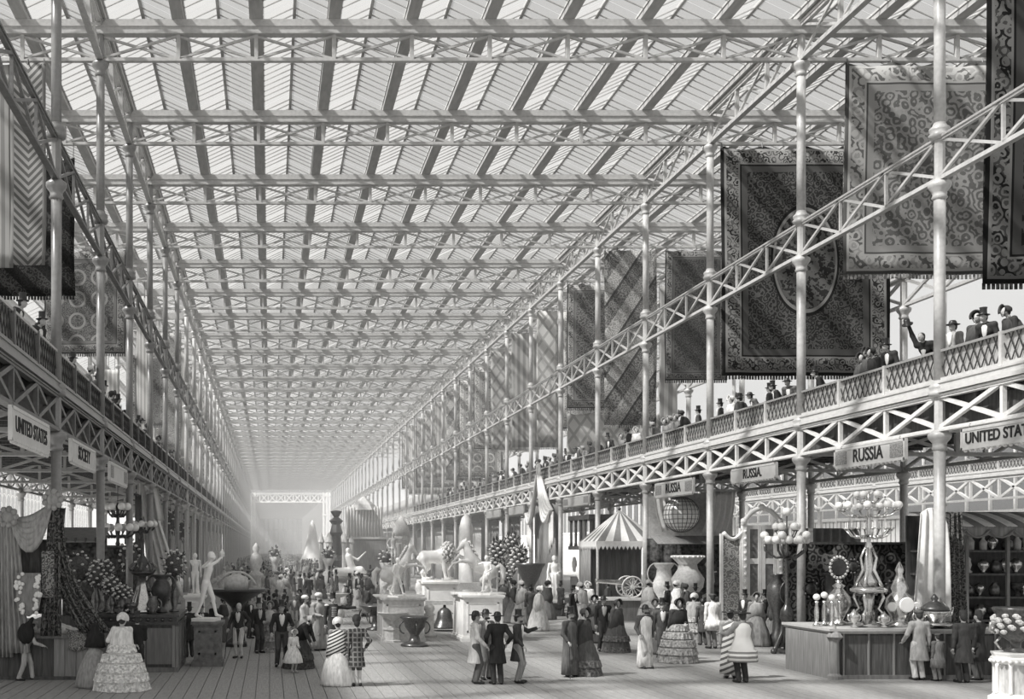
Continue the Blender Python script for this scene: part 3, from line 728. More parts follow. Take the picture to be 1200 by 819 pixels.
def hat(kind, J, t, h=None):
    o = J['hd']+Vector((0, .005, .055)); tl = None
    if kind == 'top': MB().lathe([(.072,-.01),(.135,-.012),(.14,.0),(.08,.008),(.076,.04),(.075,.13),(.084,.17),(.082,.175),(.01,.176)], o, 14, sy=1.12).obj('top_hat', HATB, t, True)
    elif kind == 'pale_top': MB().lathe([(.072,-.01),(.135,-.012),(.14,.0),(.08,.008),(.076,.04),(.075,.12),(.084,.155),(.082,.16),(.01,.161)], o, 14, sy=1.12).obj('top_hat', tone(.3), t, True)
    elif kind == 'round': MB().lathe([(.07,-.01),(.15,-.02),(.16,-.01),(.09,.01),(.085,.05),(.06,.09),(.01,.1)], o, 14, sy=1.1).obj('round_hat', HATB, t, True)
    elif kind == 'wide': MB().lathe([(.07,-.01),(.2,.0),(.205,.03),(.17,.02),(.09,.012),(.085,.06),(.06,.08),(.01,.09)], o, 16, sy=1.05).obj('wide_hat', HATB, t, True)
    elif kind == 'turban':
        b = MB().lathe([(.08,-.03),(.115,-.01),(.125,.03),(.11,.07),(.07,.1),(.01,.11)], o, 16, wob=lambda a, u: .05*math.sin(7*a+9*u)); b.obj('turban', tone(.7), t, True)
    elif kind == 'fez': MB().lathe([(.085,-.02),(.09,.0),(.075,.12),(.01,.122)], o, 14).tube([o+Vector((0,0,.12)), o+Vector((.05,.02,.12)), o+Vector((.08,.02,.04))], .01, 5).obj('fez', tone(.06), t, True)
    elif kind == 'shako': MB().lathe([(.09,-.03),(.1,-.02),(.085,.0),(.085,.12),(.1,.15),(.01,.152)], o, 14).ball(o+Vector((0,-.09,.16)), .03).obj('shako', tone(.05), t, True)
    elif kind == 'feather': MB().lathe([(.085,-.03),(.1,.0),(.11,.07),(.09,.13),(.05,.17),(.01,.18)], o, 14, wob=lambda a, u: .12*math.sin(9*a+5*u)).tube([o+Vector((-.06,0,.1)), o+Vector((-.09,.0,.22)), o+Vector((-.13,.02,.3))], [.02,.02,.006], 6).obj('feather_bonnet', tone(.06), t, True)
    elif kind in ('bonnet', 'white_bonnet', 'dark_bonnet'):
        m = tone({'bonnet': .35, 'white_bonnet': .75, 'dark_bonnet': .06}[kind]); c = J['hd']+Vector((0, .03, .02))
        v = []
        b = MB()
        def f(a, u):                                 # open-fronted hood
            an = PI*(.12+.76*a)*1.0; ring = (-.6+2.2*u); r = .118*(math.sin(min(max((u*.82+.18), 0), 1)*PI))**.45 if u > .05 else .15
            return (c.x+r*math.cos(PI*(-.15+1.3*a)), c.y-.13+.25*u, c.z+r*math.sin(PI*(-.15+1.3*a)))
        b.grid(f, 12, 6, thick=(.0, .004, .004)); b.obj('bonnet', m, t, True)
        MB().tube([c+Vector((-.1,-.1,-.02)), c+Vector((-.05,-.08,-.14)), c+Vector((.05,-.08,-.14)), c+Vector((.1,-.1,-.02))], .012, 5).obj('ribbon', m, t, True)
    elif kind == 'mantilla':
        c = J['hd']
        MB().lathe([(.02,.12),(.09,.09),(.115,.02),(.12,-.08),(.17,-.2),(.26,-.36),(.3,-.55)][::-1], c+Vector((0,.05,0)), 18, wob=lambda a, u: .05*math.sin(8*a), sy=.7).obj('mantilla', tone(.025), t, True)
    elif kind == 'cap': MB().lathe([(.085,-.03),(.11,.0),(.12,.03),(.08,.06),(.01,.065)], o, 14).obj('cap', tone(.1), t, True)
def person(P, label, loc, rz, cat='person', group=None, scale=1.0, name='person', det=1):
    """builds one figure: continuous body, clothing as children. P: sex, pose and clothes"""
    h = (.019, .026, .04, .07)[det]; J = skeleton(P); t = thing(name, label, cat, loc, rz, group, scale); sex = P.get('sex', 'm')
    def ex(b):
        if det <= 1:
            for n in 'RL': fingers(b, J['ha'+n], J['el'+n], n=5 if det == 0 else 4)
    link('body', blob_mesh('body', body_prims(J, female=sex == 'f'), h, SKIN, .02, extra=ex), t)
    if det == 0:
        b = MB(); eyes(b, J); b.obj('eyes', HAIR, t, True)
    coat = P.get('coat_mat') or tone(P.get('coat', .06)); leg = tone(P.get('legs', .12))
    hd = J['hd']
    if P.get('hair', 1) and det <= 2: link('hair', blob_mesh('hair', [('e', hd+Vector((0, .022, .018)), (.085, .09, .105)), ('e', hd+Vector((0, .05, -.03)), (.07, .06, .08))] + ([('c', hd+Vector((-.05, -.075, -.085)), hd+Vector((.05, -.075, -.085)), .03, .03)] if P.get('beard') else []), h*.9, HAIR if not P.get('grey') else tone(.5), .02, cuts=(((0, -1, .0), .045-hd.y),) if not P.get('beard') else ()), t)
    torso = [('c', J['pel']+Vector((0, 0, .05)), J['wai'], .155, .14, .75), ('c', J['wai'], J['che'], .14, .175, .72), ('c', J['shR'], J['shL'], .082, .082), ('c', J['nk0']-Vector((0, 0, .03)), J['nk0']+Vector((0, 0, .015)), .07, .06)]
    if sex == 'f': torso = [('c', J['wai'], J['che'], .115, .15, .75), ('c', J['shR'], J['shL'], .07, .07), ('e', J['U']((0, -.07, 1.28)), (.13, .07, .09))]
    slv = []
    for n in 'RL': slv += [('c', J['sh'+n], J['el'+n], .068, .058), ('c', J['el'+n], J['ha'+n]+(J['el'+n]-J['ha'+n])*.12, .056, .046)]
    if sex in 'm':
        hem = P.get('hem', .58); fw = P.get('flare', .2)
        lo_ = Vector((0, .02+.0, hem)); cuts = (((0, 0, -1), -hem),)
        link('coat', blob_mesh('coat', torso+slv+[('c', J['wai'], lo_, .14, fw, .78)], h, coat, .03, cuts), t)
        if hem > .2:
            lg = [('e', J['pel'], (.15, .12, .12))]
            for n in 'RL': lg += [('c', J['hip'+n], J['kn'+n], .105, .078), ('c', J['kn'+n], J['an'+n]+Vector((0, 0, .0)), .076, .066)]
            kz = P.get('breeches')
            link('trousers', blob_mesh('trousers', lg, h, leg, .02, (((0, 0, -1), -(kz or .05)),)), t)
            if kz:
                link('stockings', blob_mesh('stockings', [q for n in 'RL' for q in (('c', J['kn'+n], J['an'+n], .062, .042),)], h*.8, tone(.6), .02), t)
        link('shoes', blob_mesh('shoes', [('c', J['an'+n]+Vector((0, .03, -.03)), J['toe'+n]+Vector((0, -.02, .0)), .048, .038) for n in 'RL'], h*.9, HATB, .01, (((0, 0, -1), 0),)), t)
        if P.get('front', 1) and det <= 2 and not P.get('robe'):
            v = J['U']
            MB().lathe([(.01, -.17), (.045, -.1), (.07, .0), (.08, .12), (.05, .17), (.01, .18)], v((0, -.118, 1.3)), 10, sy=.35).obj('shirt_front', tone(P.get('shirt', .75)), t, True)
            if det == 0: MB().ball(v((0, -.125, 1.465)), .03, 8, 5).obj('cravat', tone(.05), t, True)
        if P.get('epaulets'):
            for s in (-1, 1): MB().lathe([(.07, -.03), (.085, 0), (.05, .03), (.01, .035)], J['U']((s*.2, 0, 1.46)), 10).obj('epaulet', tone(.6), t, True)
            for z in range(6): MB().tube([J['U']((-.08, -.13, 1.12+z*.055)), J['U']((0, -.15, 1.12+z*.055)), J['U']((.08, -.13, 1.12+z*.055))], .01, 5).obj('braid', tone(.6), t, True)
    else:
        link('bodice', blob_mesh('bodice', torso+slv, h, coat, .03), t)
        W = J['wai']; R = P.get('skirt_r', .46); fl = P.get('flounces', 0); ph = random.random()*6; hm = P.get('skirt_hem', .015)
        prof = []
        nr = 14 if det <= 1 else 7
        for i in range(nr+1):
            u = i/nr; z = W.z+.03-(W.z+.03-hm)*u; r = .12+(R-.12)*math.sin(u*PI/2)**.85
            if fl: r += .018*((u*fl) % 1.0)
            prof.append((r, z))
        prof = prof[::-1]
        bk = P.get('bustle', .06)
        MB().lathe(prof, (W.x*.5, W.y*.3+bk*.5, 0), 40 if det <= 1 else 18, wob=lambda a, u: (1-u)*(.05*math.sin(11*a+ph)+.035*math.sin(19*a+2*ph)), sy=.92).obj('skirt', tone(P.get('legs', .3)), t, True)
        if fl and det == 0:
            for i in range(1, fl+1):
                if P.get('legs', .3) < .2 and i < fl-1: continue
                u = i/fl; z = W.z+.03-(W.z+.03-hm)*u; r = .12+(R-.12)*math.sin(u*PI/2)**.85+.01
                MB().lathe([(r-.03, z-.012), (r+.04, z-.004), (r+.012, z+.1), (r-.0, z+.17), (r-.05, z+.18)], (W.x*.5, W.y*.3+bk*.5, 0), 44, wob=lambda a, u: (.045*math.sin(22*a+i)+.03*math.sin(9*a+2*i))*(1-u), sy=.92).obj('flounce', mat('lace_%.2f' % min(.8, P.get('legs', .3)*1.3), min(.8, P.get('legs', .3)*1.3), .9, .55, 16, spec=.1, bump=.5), t, False)
        if P.get('shawl') is not None:
            v = J['U']; c = v((0, .02, 1.0)); ln = P.get('shawl_len', .55)
            prof = [(.075, 1.47), (.15, 1.445), (.225, 1.36), (.27, 1.2), (.31, 1.47-ln)][::-1]
            sm = P.get('shawl_mat') or tone(P['shawl'])
            b = MB().lathe(prof, (0, .03, 0), 30, wob=lambda a, u: .035*math.sin(9*a+ph)*(1-u)+.12*max(0, math.sin(a))*(1-u), sy=.72)
            zb = 1.47-ln; b.v = [tuple(v((p[0], p[1], p[2]+(1-(p[2]-zb)/ln)*(-.28*max(0, p[1]/.25)+.22*max(0, -p[1]/.25))))) for p in b.v]; b.obj('shawl', sm, t, True)
    if P.get('robe'):
        z0 = P.get('robe_hem', .06); r1 = P.get('robe_r', .27)
        rm = P.get('robe_mat') or tone(P['robe'])
        b = MB().lathe([(r1, z0), (r1*.95, z0+.3), (r1*.82, .8), (.19, 1.15), (.215, 1.32), (.17, 1.43), (.075, 1.48)], (0, .01, 0), 30, wob=lambda a, u: .05*math.sin(9*a)*(1-u), sy=.74)
        b.obj('robe', rm, t, True)
    if P.get('cane'):
        n = P['cane']; hp = J['ha'+n]; MB().tube([hp+Vector((0, -.03, .04)), Vector((hp.x*1.25, hp.y-.12, .0))], .012, 6).obj('cane', HATB, t)
    if P.get('hat'): hat(P['hat'], J, t)
    return t

# ------------------------------------------------------------------ exhibits
SILVER = mat('silver', .6, .22, .15, 20, metal=.85, spec=.8); BRONZE = mat('bronze', .12, .32, .3, 18, metal=.6, spec=.7)
BLACKM = mat('black_cast_metal', .04, .35, .3, 18, spec=.6); GLOBE = mat('opal_glass', .85, .15, .04, 6, spec=.7)
DARKC = mat('dark_counter_cloth', .10, .85, .3, 22, stretch=(1, 1, .08), bump=.3, spec=.15); MIDC = mat('grey_counter_board', .24, .7, .22, 16, stretch=(1, 1, .1))
FLOWER = mat('petals', .62, .8, .35, 30, spec=.1); LEAFM = mat('foliage', .09, .7, .4, 30, spec=.2); PATT = mat('figured_dark_cloth', .07, .8, .75, 7, spec=.15)
STRIPE_L = mat('white_canvas', .72, .85, .06, 8); STRIPE_D = mat('grey_canvas', .22, .85, .1, 8)

def pedestal(t, w, d, h, m, panel=True, cap=.12):
    MB().box(-w/2-.06, -d/2-.06, 0, w/2+.06, d/2+.06, .12).box(-w/2-.03, -d/2-.03, .12, w/2+.03, d/2+.03, .18).obj('plinth', m, t)
    MB().box(-w/2, -d/2, .18, w/2, d/2, h-cap).obj('die', m, t)
    MB().box(-w/2-.04, -d/2-.04, h-cap, w/2+.04, d/2+.04, h-cap*.6).box(-w/2-.08, -d/2-.08, h-cap*.6, w/2+.08, d/2+.08, h).obj('cornice', m, t)
    if panel:
        b = MB(); x0, x1, z0, z1 = -w/2+.12, w/2-.12, .32, h-cap-.12; y = -d/2-.015
        b.box(x0, y, z0, x1, -d/2, z0+.05).box(x0, y, z1-.05, x1, -d/2, z1).box(x0, y, z0, x0+.05, -d/2, z1).box(x1-.05, y, z0, x1, -d/2, z1)
        b.obj('panel_moulding', m, t)
def flowers(t, c, r, n, rf=.05, name='flower', leaf=True, sz=1.0, seed=1):
    rr = random.Random(seed)
    if leaf:
        b = MB()
        for i in range(int(n*1.6)):
            a = rr.uniform(0, 2*PI); u = rr.uniform(-.9, 1); q = math.sqrt(1-u*u); d = Vector((q*math.cos(a), q*math.sin(a), u*sz)); p = Vector(c)+d*r*rr.uniform(.6, 1.0)
            x = d.orthogonal().normalized()*rf*.8; b.add([p, p+x+d*rf, p+d*rf*2.6, p-x+d*rf], [(0, 1, 2, 3)])
        b.ball(c, r*.75, 8, 6, sz); b.obj('foliage', LEAFM, t)['kind'] = 'stuff'
    mm = MB().ball((0, 0, 0), rf, 6, 4, .7).mesh(name, FLOWER)
    for i in range(n):
        a = i*2.39996; u = 1-2*(i+.5)/n*.92; q = math.sqrt(max(0, 1-u*u)); link(name, mm, t, Vector(c)+Vector((q*math.cos(a), q*math.sin(a), u*sz))*r)
def vase(name, label, cat, loc, prof, m, handles=0, hr=.12, hz=.6, grp=None, n=20, body='body', extra=None, rz=0):
    t = thing(name, label, cat, loc, rz, grp)
    MB().lathe(prof, n=n).obj(body, m, t, True)
    for i in range(handles):
        a = PI*i*2/handles; R = max(r for r, z in prof)
        pts = [Vector((math.cos(a)*(R*.7+hr*math.sin(PI*q/8)*1.3), math.sin(a)*(R*.7+hr*math.sin(PI*q/8)*1.3), hz+hr*1.6*(-math.cos(PI*q/8)))) for q in range(9)]
        MB().tube(pts, .025, 6).obj('handle', m, t, True)
    if extra: extra(t)
    return t
def arms_lights(t, c, R, n, m, globe=.11, z=.12, rise=.18, ph=0.0, lamp=True, thick=.022):
    am = None
    for i in range(n):
        a = ph+2*PI*i/n; d = Vector((math.cos(a), math.sin(a), 0)); c = Vector(c)
        pts = [c, c+d*R*.35+Vector((0, 0, -rise*.5)), c+d*R*.75+Vector((0, 0, -rise*.2)), c+d*R+Vector((0, 0, rise*.6))]
        o = MB().tube(pts, thick, 6).ball(c+d*R*.55+Vector((0, 0, -rise*.3)), thick*2.2, 6, 4).lathe([(.02, 0), (.07, .03), (.03, .05)], pts[-1], 8).obj('arm', m, t, True)
        if lamp:
            if globe > .05: MB().ball((0, 0, 0), globe, 14, 9).obj('globe', GLOBE, o, True, loc=pts[-1]+Vector((0, 0, globe+.03)))
            else: MB().lathe([(.014, 0), (.014, .1), (.004, .13)], n=6).obj('candle', GLOBE, o, loc=pts[-1]+Vector((0, 0, .05)))
def scroll(c, s, flip=1, n=14, r=.03):
    return [Vector(c)+Vector((flip*s*(1-i/n)*math.cos(4.4*i/n+.3), 0, s*(1-i/n)*math.sin(4.4*i/n+.3)+s*1.2*i/n)) for i in range(n)]

# right-hand counter, set round the first column
t = thing('display_counter', 'long dark panelled counter with pale top in the right foreground', 'counter', (13.55, 27.3, 0))
CW = 4.6
MB().box(0, 0, 1.10, CW, .62, 1.16).box(-.06, -.07, 1.16, CW, .62, 1.22).box(0, .62, 1.10, 2.6, 2.5, 1.16).box(-.06, .62, 1.16, 2.6, 2.5, 1.22).obj('counter_top', mat('pale_counter_top', .45, .5, .1, 8), t)
MB().box(.06, .06, 0, CW-.02, .6, 1.1).box(.06, .6, 0, 2.55, 2.45, 1.1).obj('carcass', DARKC, t)
for i in range(7): MB().box(.0, -.0, 0, .6, .03, 1.0).obj('front_panel', DARKC, t, loc=(.32+i*.61, .03, .05))
for i in range(8): MB().box(-.02, -.02, 0, .02, .03, 1.08).obj('batten', MIDC, t, loc=(.31+i*.61, .02, .02))
MB().box(0, .05, 0, .05, 2.4, 1.08).obj('side_panel', MIDC, t)
MB().box(-.02, -.03, .0, CW, .05, .1).obj('plinth', WOOD_M, t)
t2 = MB().lathe([(.17,0),(.17,.08),(.11,.14),(.10,.9),(.12,.95),(.2,1.02),(.15,1.1),(.05,1.2),(.02,1.3)], n=8).obj('corner_post', MIDC, t, loc=(.1, .02, 0))

# lights on the counter: four small globe lamps
g = None
for i, (px, sc) in enumerate(((957, 1), (966, 1.06), (975, .98), (984, 1.0))):
    p = at(px, 732, 28.2+.2*(i % 2)); lab = ['leftmost of four small globe lamps on slender glass stems', 'second small globe lamp, slightly taller than its neighbours', 'third small globe lamp with a pale stem', 'fourth small globe lamp with a dull grey globe'][i]
    t = thing('globe_lamp', lab, 'lamp', (p.x, p.y, 1.225), group='small globe lamps on the right counter')
    MB().lathe([(.09,0),(.09,.04),(.04,.08),(.05,.2),(.06,.35),(.035,.55),(.05,.62)], n=12).obj('stem', SILVER, t, True)
    MB().ball((0, 0, .72*sc), .085 if i < 3 else .11, 14, 9).obj('globe', GLOBE if i < 3 else SILVER, t, True)
def wreath(t, z, r, m, n=18):
    rm = MB().ball((0, 0, 0), .045, 7, 5).mesh('bead', m)
    for i in range(n): link('bead', rm, t, (r*.82*math.cos(2*PI*i/n), 0, z+r*math.sin(2*PI*i/n)))
    o_ = MB().lathe([(r*.72, -.03), (r*.72, .03)], n=20).obj('mirror', BLACKM, t); o_.rotation_euler.x = PI/2; o_.location.z = z
p = at(983, 732, 28.9); t = thing('mirror_centrepiece', 'silver centrepiece with swelling body and wreathed oval mirror on top', 'centrepiece', (p.x, p.y, 1.225))
MB().lathe([(.22,0),(.22,.05),(.1,.1),(.16,.25),(.3,.5),(.27,.7),(.1,.92),(.16,.98),(.06,1.05),(.09,1.12)], n=20, wob=lambda a, u: .06*math.sin(10*a)).obj('body', SILVER, t, True)
wreath(t, 1.45, .27, SILVER)
# great candelabrum on the counter
p = at(1018, 735, 28.0); t = thing('great_candelabrum', 'tall three-tiered silver candelabrum with opal globes on scrolled legs', 'candelabrum', (p.x, p.y, 1.225))
MB().lathe([(.3,0),(.32,.05),(.15,.1),(.12,.16)], n=16, wob=lambda a, u: .2*abs(math.sin(2*a))).obj('foot', SILVER, t, True)
for i in range(4):
    a = PI/4+i*PI/2; d = Vector((math.cos(a), math.sin(a), 0))
    MB().tube([d*.30+Vector((0,0,.1)), d*.38+Vector((0,0,.28)), d*.22+Vector((0,0,.45)), d*.34+Vector((0,0,.72)), d*.3+Vector((0,0,.86))], [.05,.035,.03,.04,.03], 7).ball(d*.33+Vector((0,0,.3)), .06, 7, 5).obj('scroll_leg', SILVER, t, True)
    MB().tube([d*.30+Vector((0,0,.98)), d*.24+Vector((0,0,1.15)), d*.12+Vector((0,0,1.4)), d*.18+Vector((0,0,1.7)), d*.08+Vector((0,0,1.95))], [.05,.035,.05,.03,.03], 7).obj('bracket', SILVER, t, True)
MB().lathe([(.1,.14),(.09,.4),(.13,.6),(.08,.84)], n=12).obj('stem', SILVER, t, True)
MB().lathe([(.36,.84),(.42,.88),(.42,.93),(.34,.98)], n=24).obj('tray', SILVER, t, True)
MB().lathe([(.14,.98),(.2,1.1),(.09,1.3),(.11,1.5),(.06,1.9),(.09,1.98),(.05,2.1),(.05,3.1),(.02,3.35)], n=14).obj('shaft', SILVER, t, True)
arms_lights(t, (0, 0, 2.28), .52, 10, SILVER, globe=.035, rise=.2)
arms_lights(t, (0, 0, 2.78), .66, 9, SILVER, globe=.095, rise=.16)
arms_lights(t, (0, 0, 3.1), .26, 5, SILVER, globe=.085, rise=.1)
p = at(1054, 736, 28.0); t = thing('ornate_clock', 'round-dialled ornate silver clock with pierced urn top on the counter', 'clock', (p.x, p.y, 1.225))
MB().lathe([(.28,0),(.3,.06),(.18,.12),(.2,.25),(.32,.45),(.3,.7),(.16,.85),(.2,.95),(.12,1.15),(.07,1.3),(.1,1.4),(.02,1.6)], n=18, wob=lambda a, u: .08*math.sin(8*a)).obj('case', SILVER, t, True)
o_ = MB().lathe([(.17, 0), (.19, .03), (.17, .05)], n=20).obj('dial', GLOBE, t); o_.rotation_euler = (PI/2, 0, 0); o_.location = (0, -.3, .55)
for s in (-1, 1):
    MB().lathe([(.11, 0), (.12, .02), (.1, .04)], n=16).obj('side_dial', GLOBE, t, loc=(s*.3, -.2, .5)).rotation_euler = (PI/2, 0, 0)
p = at(1100, 733, 27.55); t = thing('covered_tureen', 'dark silver covered tureen with knobbed lid on a scroll-footed tray', 'tureen', (p.x-.1, 27.55, 1.225))
MB().lathe([(.42,.06),(.46,.09),(.42,.12)], n=22).obj('tray', SILVER, t, True)
for i in range(6):
    a = i*PI/3; MB().ball((.4*math.cos(a), .25*math.sin(a), .05), .055, 8, 5).obj('foot', SILVER, t, True)
MB().lathe([(.1,.12),(.12,.2),(.3,.34),(.33,.42)], n=20).obj('bowl', SILVER, t, True); MB().lathe([(.34,.42),(.3,.5),(.14,.62),(.06,.66),(.09,.72),(.02,.82)], n=20).obj('lid', BLACKM, t, True)
for s in (-1, 1): MB().tube([(s*.3,0,.4),(s*.45,0,.5),(s*.42,0,.32),(s*.28,0,.28)], .025, 6).obj('handle', SILVER, t, True)
for i, (px, Y, s, lab) in enumerate(((1001, 27.7, .8, 'small lidded silver jar beside the round-bodied centrepiece'), (1036, 27.6, .7, 'squat silver cup between candelabrum and clock'), (1078, 27.65, .9, 'small pierced silver basket left of the covered tureen'), (1071, 28.9, 1.3, 'tall pale oval plate on stand behind the tureen'))):
    p = at(px, 735, Y); vase('silver_piece', lab, 'silverware', (p.x, Y if i < 3 else 27.8, 1.225), [(.1*s,0),(.11*s,.03*s),(.04*s,.1*s),(.14*s,.25*s),(.16*s,.38*s),(.08*s,.46*s),(.02*s,.56*s)], SILVER, 2, .06*s, .3*s, 'small silver on the right counter')
# floor candelabra with globes
p = ground(922, 765); t = thing('globe_candelabrum', 'tall dark floor candelabrum with clusters of white globes and clawed base', 'candelabrum', p)
for i in range(3):
    a = PI/2+i*2*PI/3; d = Vector((math.cos(a), math.sin(a), 0))
    MB().tube([d*.62+Vector((0,0,.06)), d*.5+Vector((0,0,.2)), d*.25+Vector((0,0,.6)), d*.12+Vector((0,0,1.0))], [.09,.06,.06,.04], 7).ball(d*.62+Vector((0,0,.07)), .09, 8, 5).obj('claw_leg', BRONZE, t, True)
MB().lathe([(.55,0),(.55,.06),(.3,.12)], n=3).obj('base', BRONZE, t)
MB().lathe([(.09,.1),(.1,.9),(.2,1.05),(.17,1.3),(.1,1.4),(.05,1.5),(.045,2.9),(.1,3.0),(.05,3.1),(.04,3.75),(.02,3.8)], n=14).obj('shaft', BRONZE, t, True)
for i in range(5):
    a = i*2*PI/5+.3; d = Vector((math.cos(a), math.sin(a), 0)); c = Vector((0, 0, 2.9))
    o = MB().tube([c, c+d*.3+Vector((0,0,-.02)), c+d*.6+Vector((0,0,.2)), c+d*.62+Vector((0,0,.4))], .035, 6).obj('arm', BRONZE, t, True)
    for q in range(3):
        b2 = a+(q-1)*.33; MB().ball(Vector((math.cos(b2)*(.62 if q == 1 else .55), math.sin(b2)*(.62 if q == 1 else .55), 3.42+(.14 if q == 1 else 0))), .125, 14, 9).obj('globe', GLOBE, o, True)
arms_lights(t, (0, 0, 3.55), .3, 5, BRONZE, globe=.12, rise=.2)
MB().ball((0, 0, 4.27), .13, 14, 9).obj('globe', GLOBE, t, True); MB().tube([(0,0,3.7),(0,0,4.16)], .02, 6).obj('finial_stem', BRONZE, t)
# two vases behind it
p = at(911, 677, 36.5); vase('tall_jar', 'slim dark amphora standing left of the floor candelabrum', 'vase', (p.x, 36.5, 0), [(.26,0),(.26,.3),(.16,.45),(.14,.9),(.22,1.2),(.33,1.6),(.3,1.95),(.13,2.2),(.2,2.3),(.2,2.34)], BRONZE)
p = at(939, 680, 36); vase('handled_urn', 'wide-mouthed grey urn with two big loops right of the floor candelabrum', 'vase', (p.x, 36, 0), [(.3,0),(.3,.6),(.15,.75),(.2,1.0),(.42,1.4),(.4,1.75),(.27,1.95),(.42,2.14),(.5,2.2),(.46,2.22)], BRONZE, 2, .25, 1.75)

# marble pedestal and rich urn at the right edge
p = ground(1190, 822); t = thing('marble_pedestal', 'eight-sided veined marble pedestal with carved frieze at the right edge', 'pedestal', (p.x, p.y, 0))
VEIN = mat('veined_marble', .55, .3, .45, 4, stretch=(2, 2, .6))
MB().lathe([(.50,0),(.50,.08),(.43,.12),(.40,.17)], n=8).obj('base', WHITE, t); MB().lathe([(.36,.17),(.36,.78)], n=8).obj('die', VEIN, t); MB().lathe([(.38,.78),(.46,.86),(.46,.9),(.42,.93),(.45,.99),(.45,1.02)], n=8).obj('frieze', WHITE, t)
for i in range(8):
    a = i*PI/4; MB().lathe([(.04,.17),(.035,.22),(.035,.72),(.05,.8)], n=8).obj('colonnette', WHITE, t, True, loc=(.38*math.cos(a), .38*math.sin(a), 0))
    for q in range(3): MB().ball((.44*math.cos(a+q*.25), .44*math.sin(a+q*.25), .84), .04, 6, 4).obj('carved_boss', WHITE, t, True)
t = thing('flower_urn', 'richly moulded wide urn covered in modelled blossoms on the marble pedestal', 'urn', (p.x, p.y, 1.025))
MB().lathe([(.2,0),(.22,.03),(.08,.1),(.1,.2),(.3,.35),(.36,.5),(.34,.75),(.4,.84),(.42,.9),(.4,.92),(.33,.88)], n=26).obj('bowl', BRONZE, t, True)
rr = random.Random(5); fm = MB().ball((0, 0, 0), .065, 7, 5, .8).mesh('blossom', FLOWER)
for i in range(70):
    a = i*2.4; z = .4+.36*((i*.4142) % 1); link('blossom', fm, t, (.385*math.cos(a), .385*math.sin(a), z))
for s in (-1, 1):
    MB().tube([(s*.34,0,.55),(s*.52,0,.6),(s*.53,0,.45),(s*.42,0,.4)], .035, 7).tube([(s*.3,0,.3),(s*.42,0,.2),(s*.3,0,.06)], .03, 6).obj('handle', SILVER, t, True)

# dark figured cloth partition and stall behind the right counter
def drape(t, name, m, fn, nu=30, nv=16, th=(0, .03, 0)):
    return MB().grid(fn, nu, nv, thick=th).obj(name, m, t, smooth=True)
t = thing('cloth_partition', 'dark figured cloth screen behind the right counter', 'screen', (16.2, 35.4, 0))
drape(t, 'cloth', carpet_mat('figured_screen', 5, 3.3, 'plain', .015, .09, .3, sc=2.6), lambda a, b: (4.6*a, .05*math.sin(30*a), 3.3*b+.02*math.sin(20*a)), 50, 4)
MB().box(-.1, -.04, 3.28, 4.7, .08, 3.36).obj('rail', WOOD_D, t)
for i in range(4): MB().box(0, .05, 0, .1, .15, 3.3).obj('post', WOOD_D, t, loc=(i*1.5, 0, 0))
t = thing('dark_hat_stand', 'dark cylinder jar standing before the figured cloth screen', 'jar', (17.2, 34.6, 0)); MB().lathe([(.3,0),(.3,1.4),(.2,1.45),(.2,2.3),(.28,2.35),(.28,2.42)], n=16).obj('body', BLACKM, t, True); MB().lathe([(.24,2.42),(.1,2.5),(.02,2.6)], n=14).obj('lid', BLACKM, t, True)
t = thing('picture', 'small square framed picture on the figured cloth screen', 'picture', (18.6, 35.3, 2.0)); MB().box(-.3,-.02,-.25,.3,.03,.25).obj('canvas', STONE, t); MB().box(-.36,-.05,-.31,.36,.0,-.25).box(-.36,-.05,.25,.36,0,.31).box(-.36,-.05,-.25,-.3,0,.25).box(.3,-.05,-.25,.36,0,.25).obj('picture_frame', SILVER, t)
for i, (x, z, r) in enumerate(((16.9, 1.9, .22), (17.9, 1.2, .25), (19.4, 1.9, .2), (19.8, 1.3, .25), (18.2, 2.6, .18))):
    t = thing('wall_trophy', ['bottom left', 'low middle', 'upper right', 'low right', 'topmost'][i]+' round dim trophy fixed to the figured cloth screen', 'trophy', (x, 35.28, z)); MB().lathe([(r,-.03),(r*.8,.03),(r*.4,.06)], n=14).obj('boss', BRONZE, t, True).rotation_euler.x = PI/2; wreath(t, 0, r*1.2, BRONZE, 10)
# right stall with striped awning and shelves
SX, SY = 18.25, 31.0
t = thing('awning_stall', 'market stall with striped awning, scalloped valance and dark crowded shelves', 'stall', (SX, SY, 0))
aw = 3.9; n = 13
for i in range(n):
    x0, x1 = i*aw/n, (i+1)*aw/n
    MB().grid(lambda a, b: (x0+(x1-x0)*a-.35*(1-b)*0-b*.25, -.25+1.1*b, 3.75+.42*b+.05*math.sin(PI*b)), 2, 5, thick=(0, 0, .02)).obj('awning_stripe', STRIPE_L if i % 2 == 0 else STRIPE_D, t, True)
MB().grid(lambda a, b: (aw*a, -.27+.03*math.sin(40*a), 3.76-.32*b*(.72+.28*abs(math.sin(a*PI*6)))), 48, 4, thick=(0, .02, 0)).obj('valance', MIDC, t, True)
for i in range(6):
    x0 = i*aw/6
    MB().tube([(x0+aw/6*q/8, -.31, 3.66-.2*math.sin(PI*q/8)) for q in range(9)], .03, 5).obj('swag', STRIPE_D, t, True)
MB().box(0, 1.4, 0, aw, 1.46, 4.1).obj('back_board', WOOD_D, t)
for z in (1.1, 1.75, 2.4, 3.05): MB().box(.1, .7, z, aw, 1.4, z+.06).obj('shelf', WOOD_D, t)
for x in (.06, 1.25, 2.4, 3.6): MB().box(x, .66, 0, x+.08, .74, 3.7).obj('upright', MIDC, t)
MB().box(.1, .6, 0, aw, 1.35, 1.05).obj('base_cabinet', WOOD_D, t)
rr = random.Random(3); kinds = []
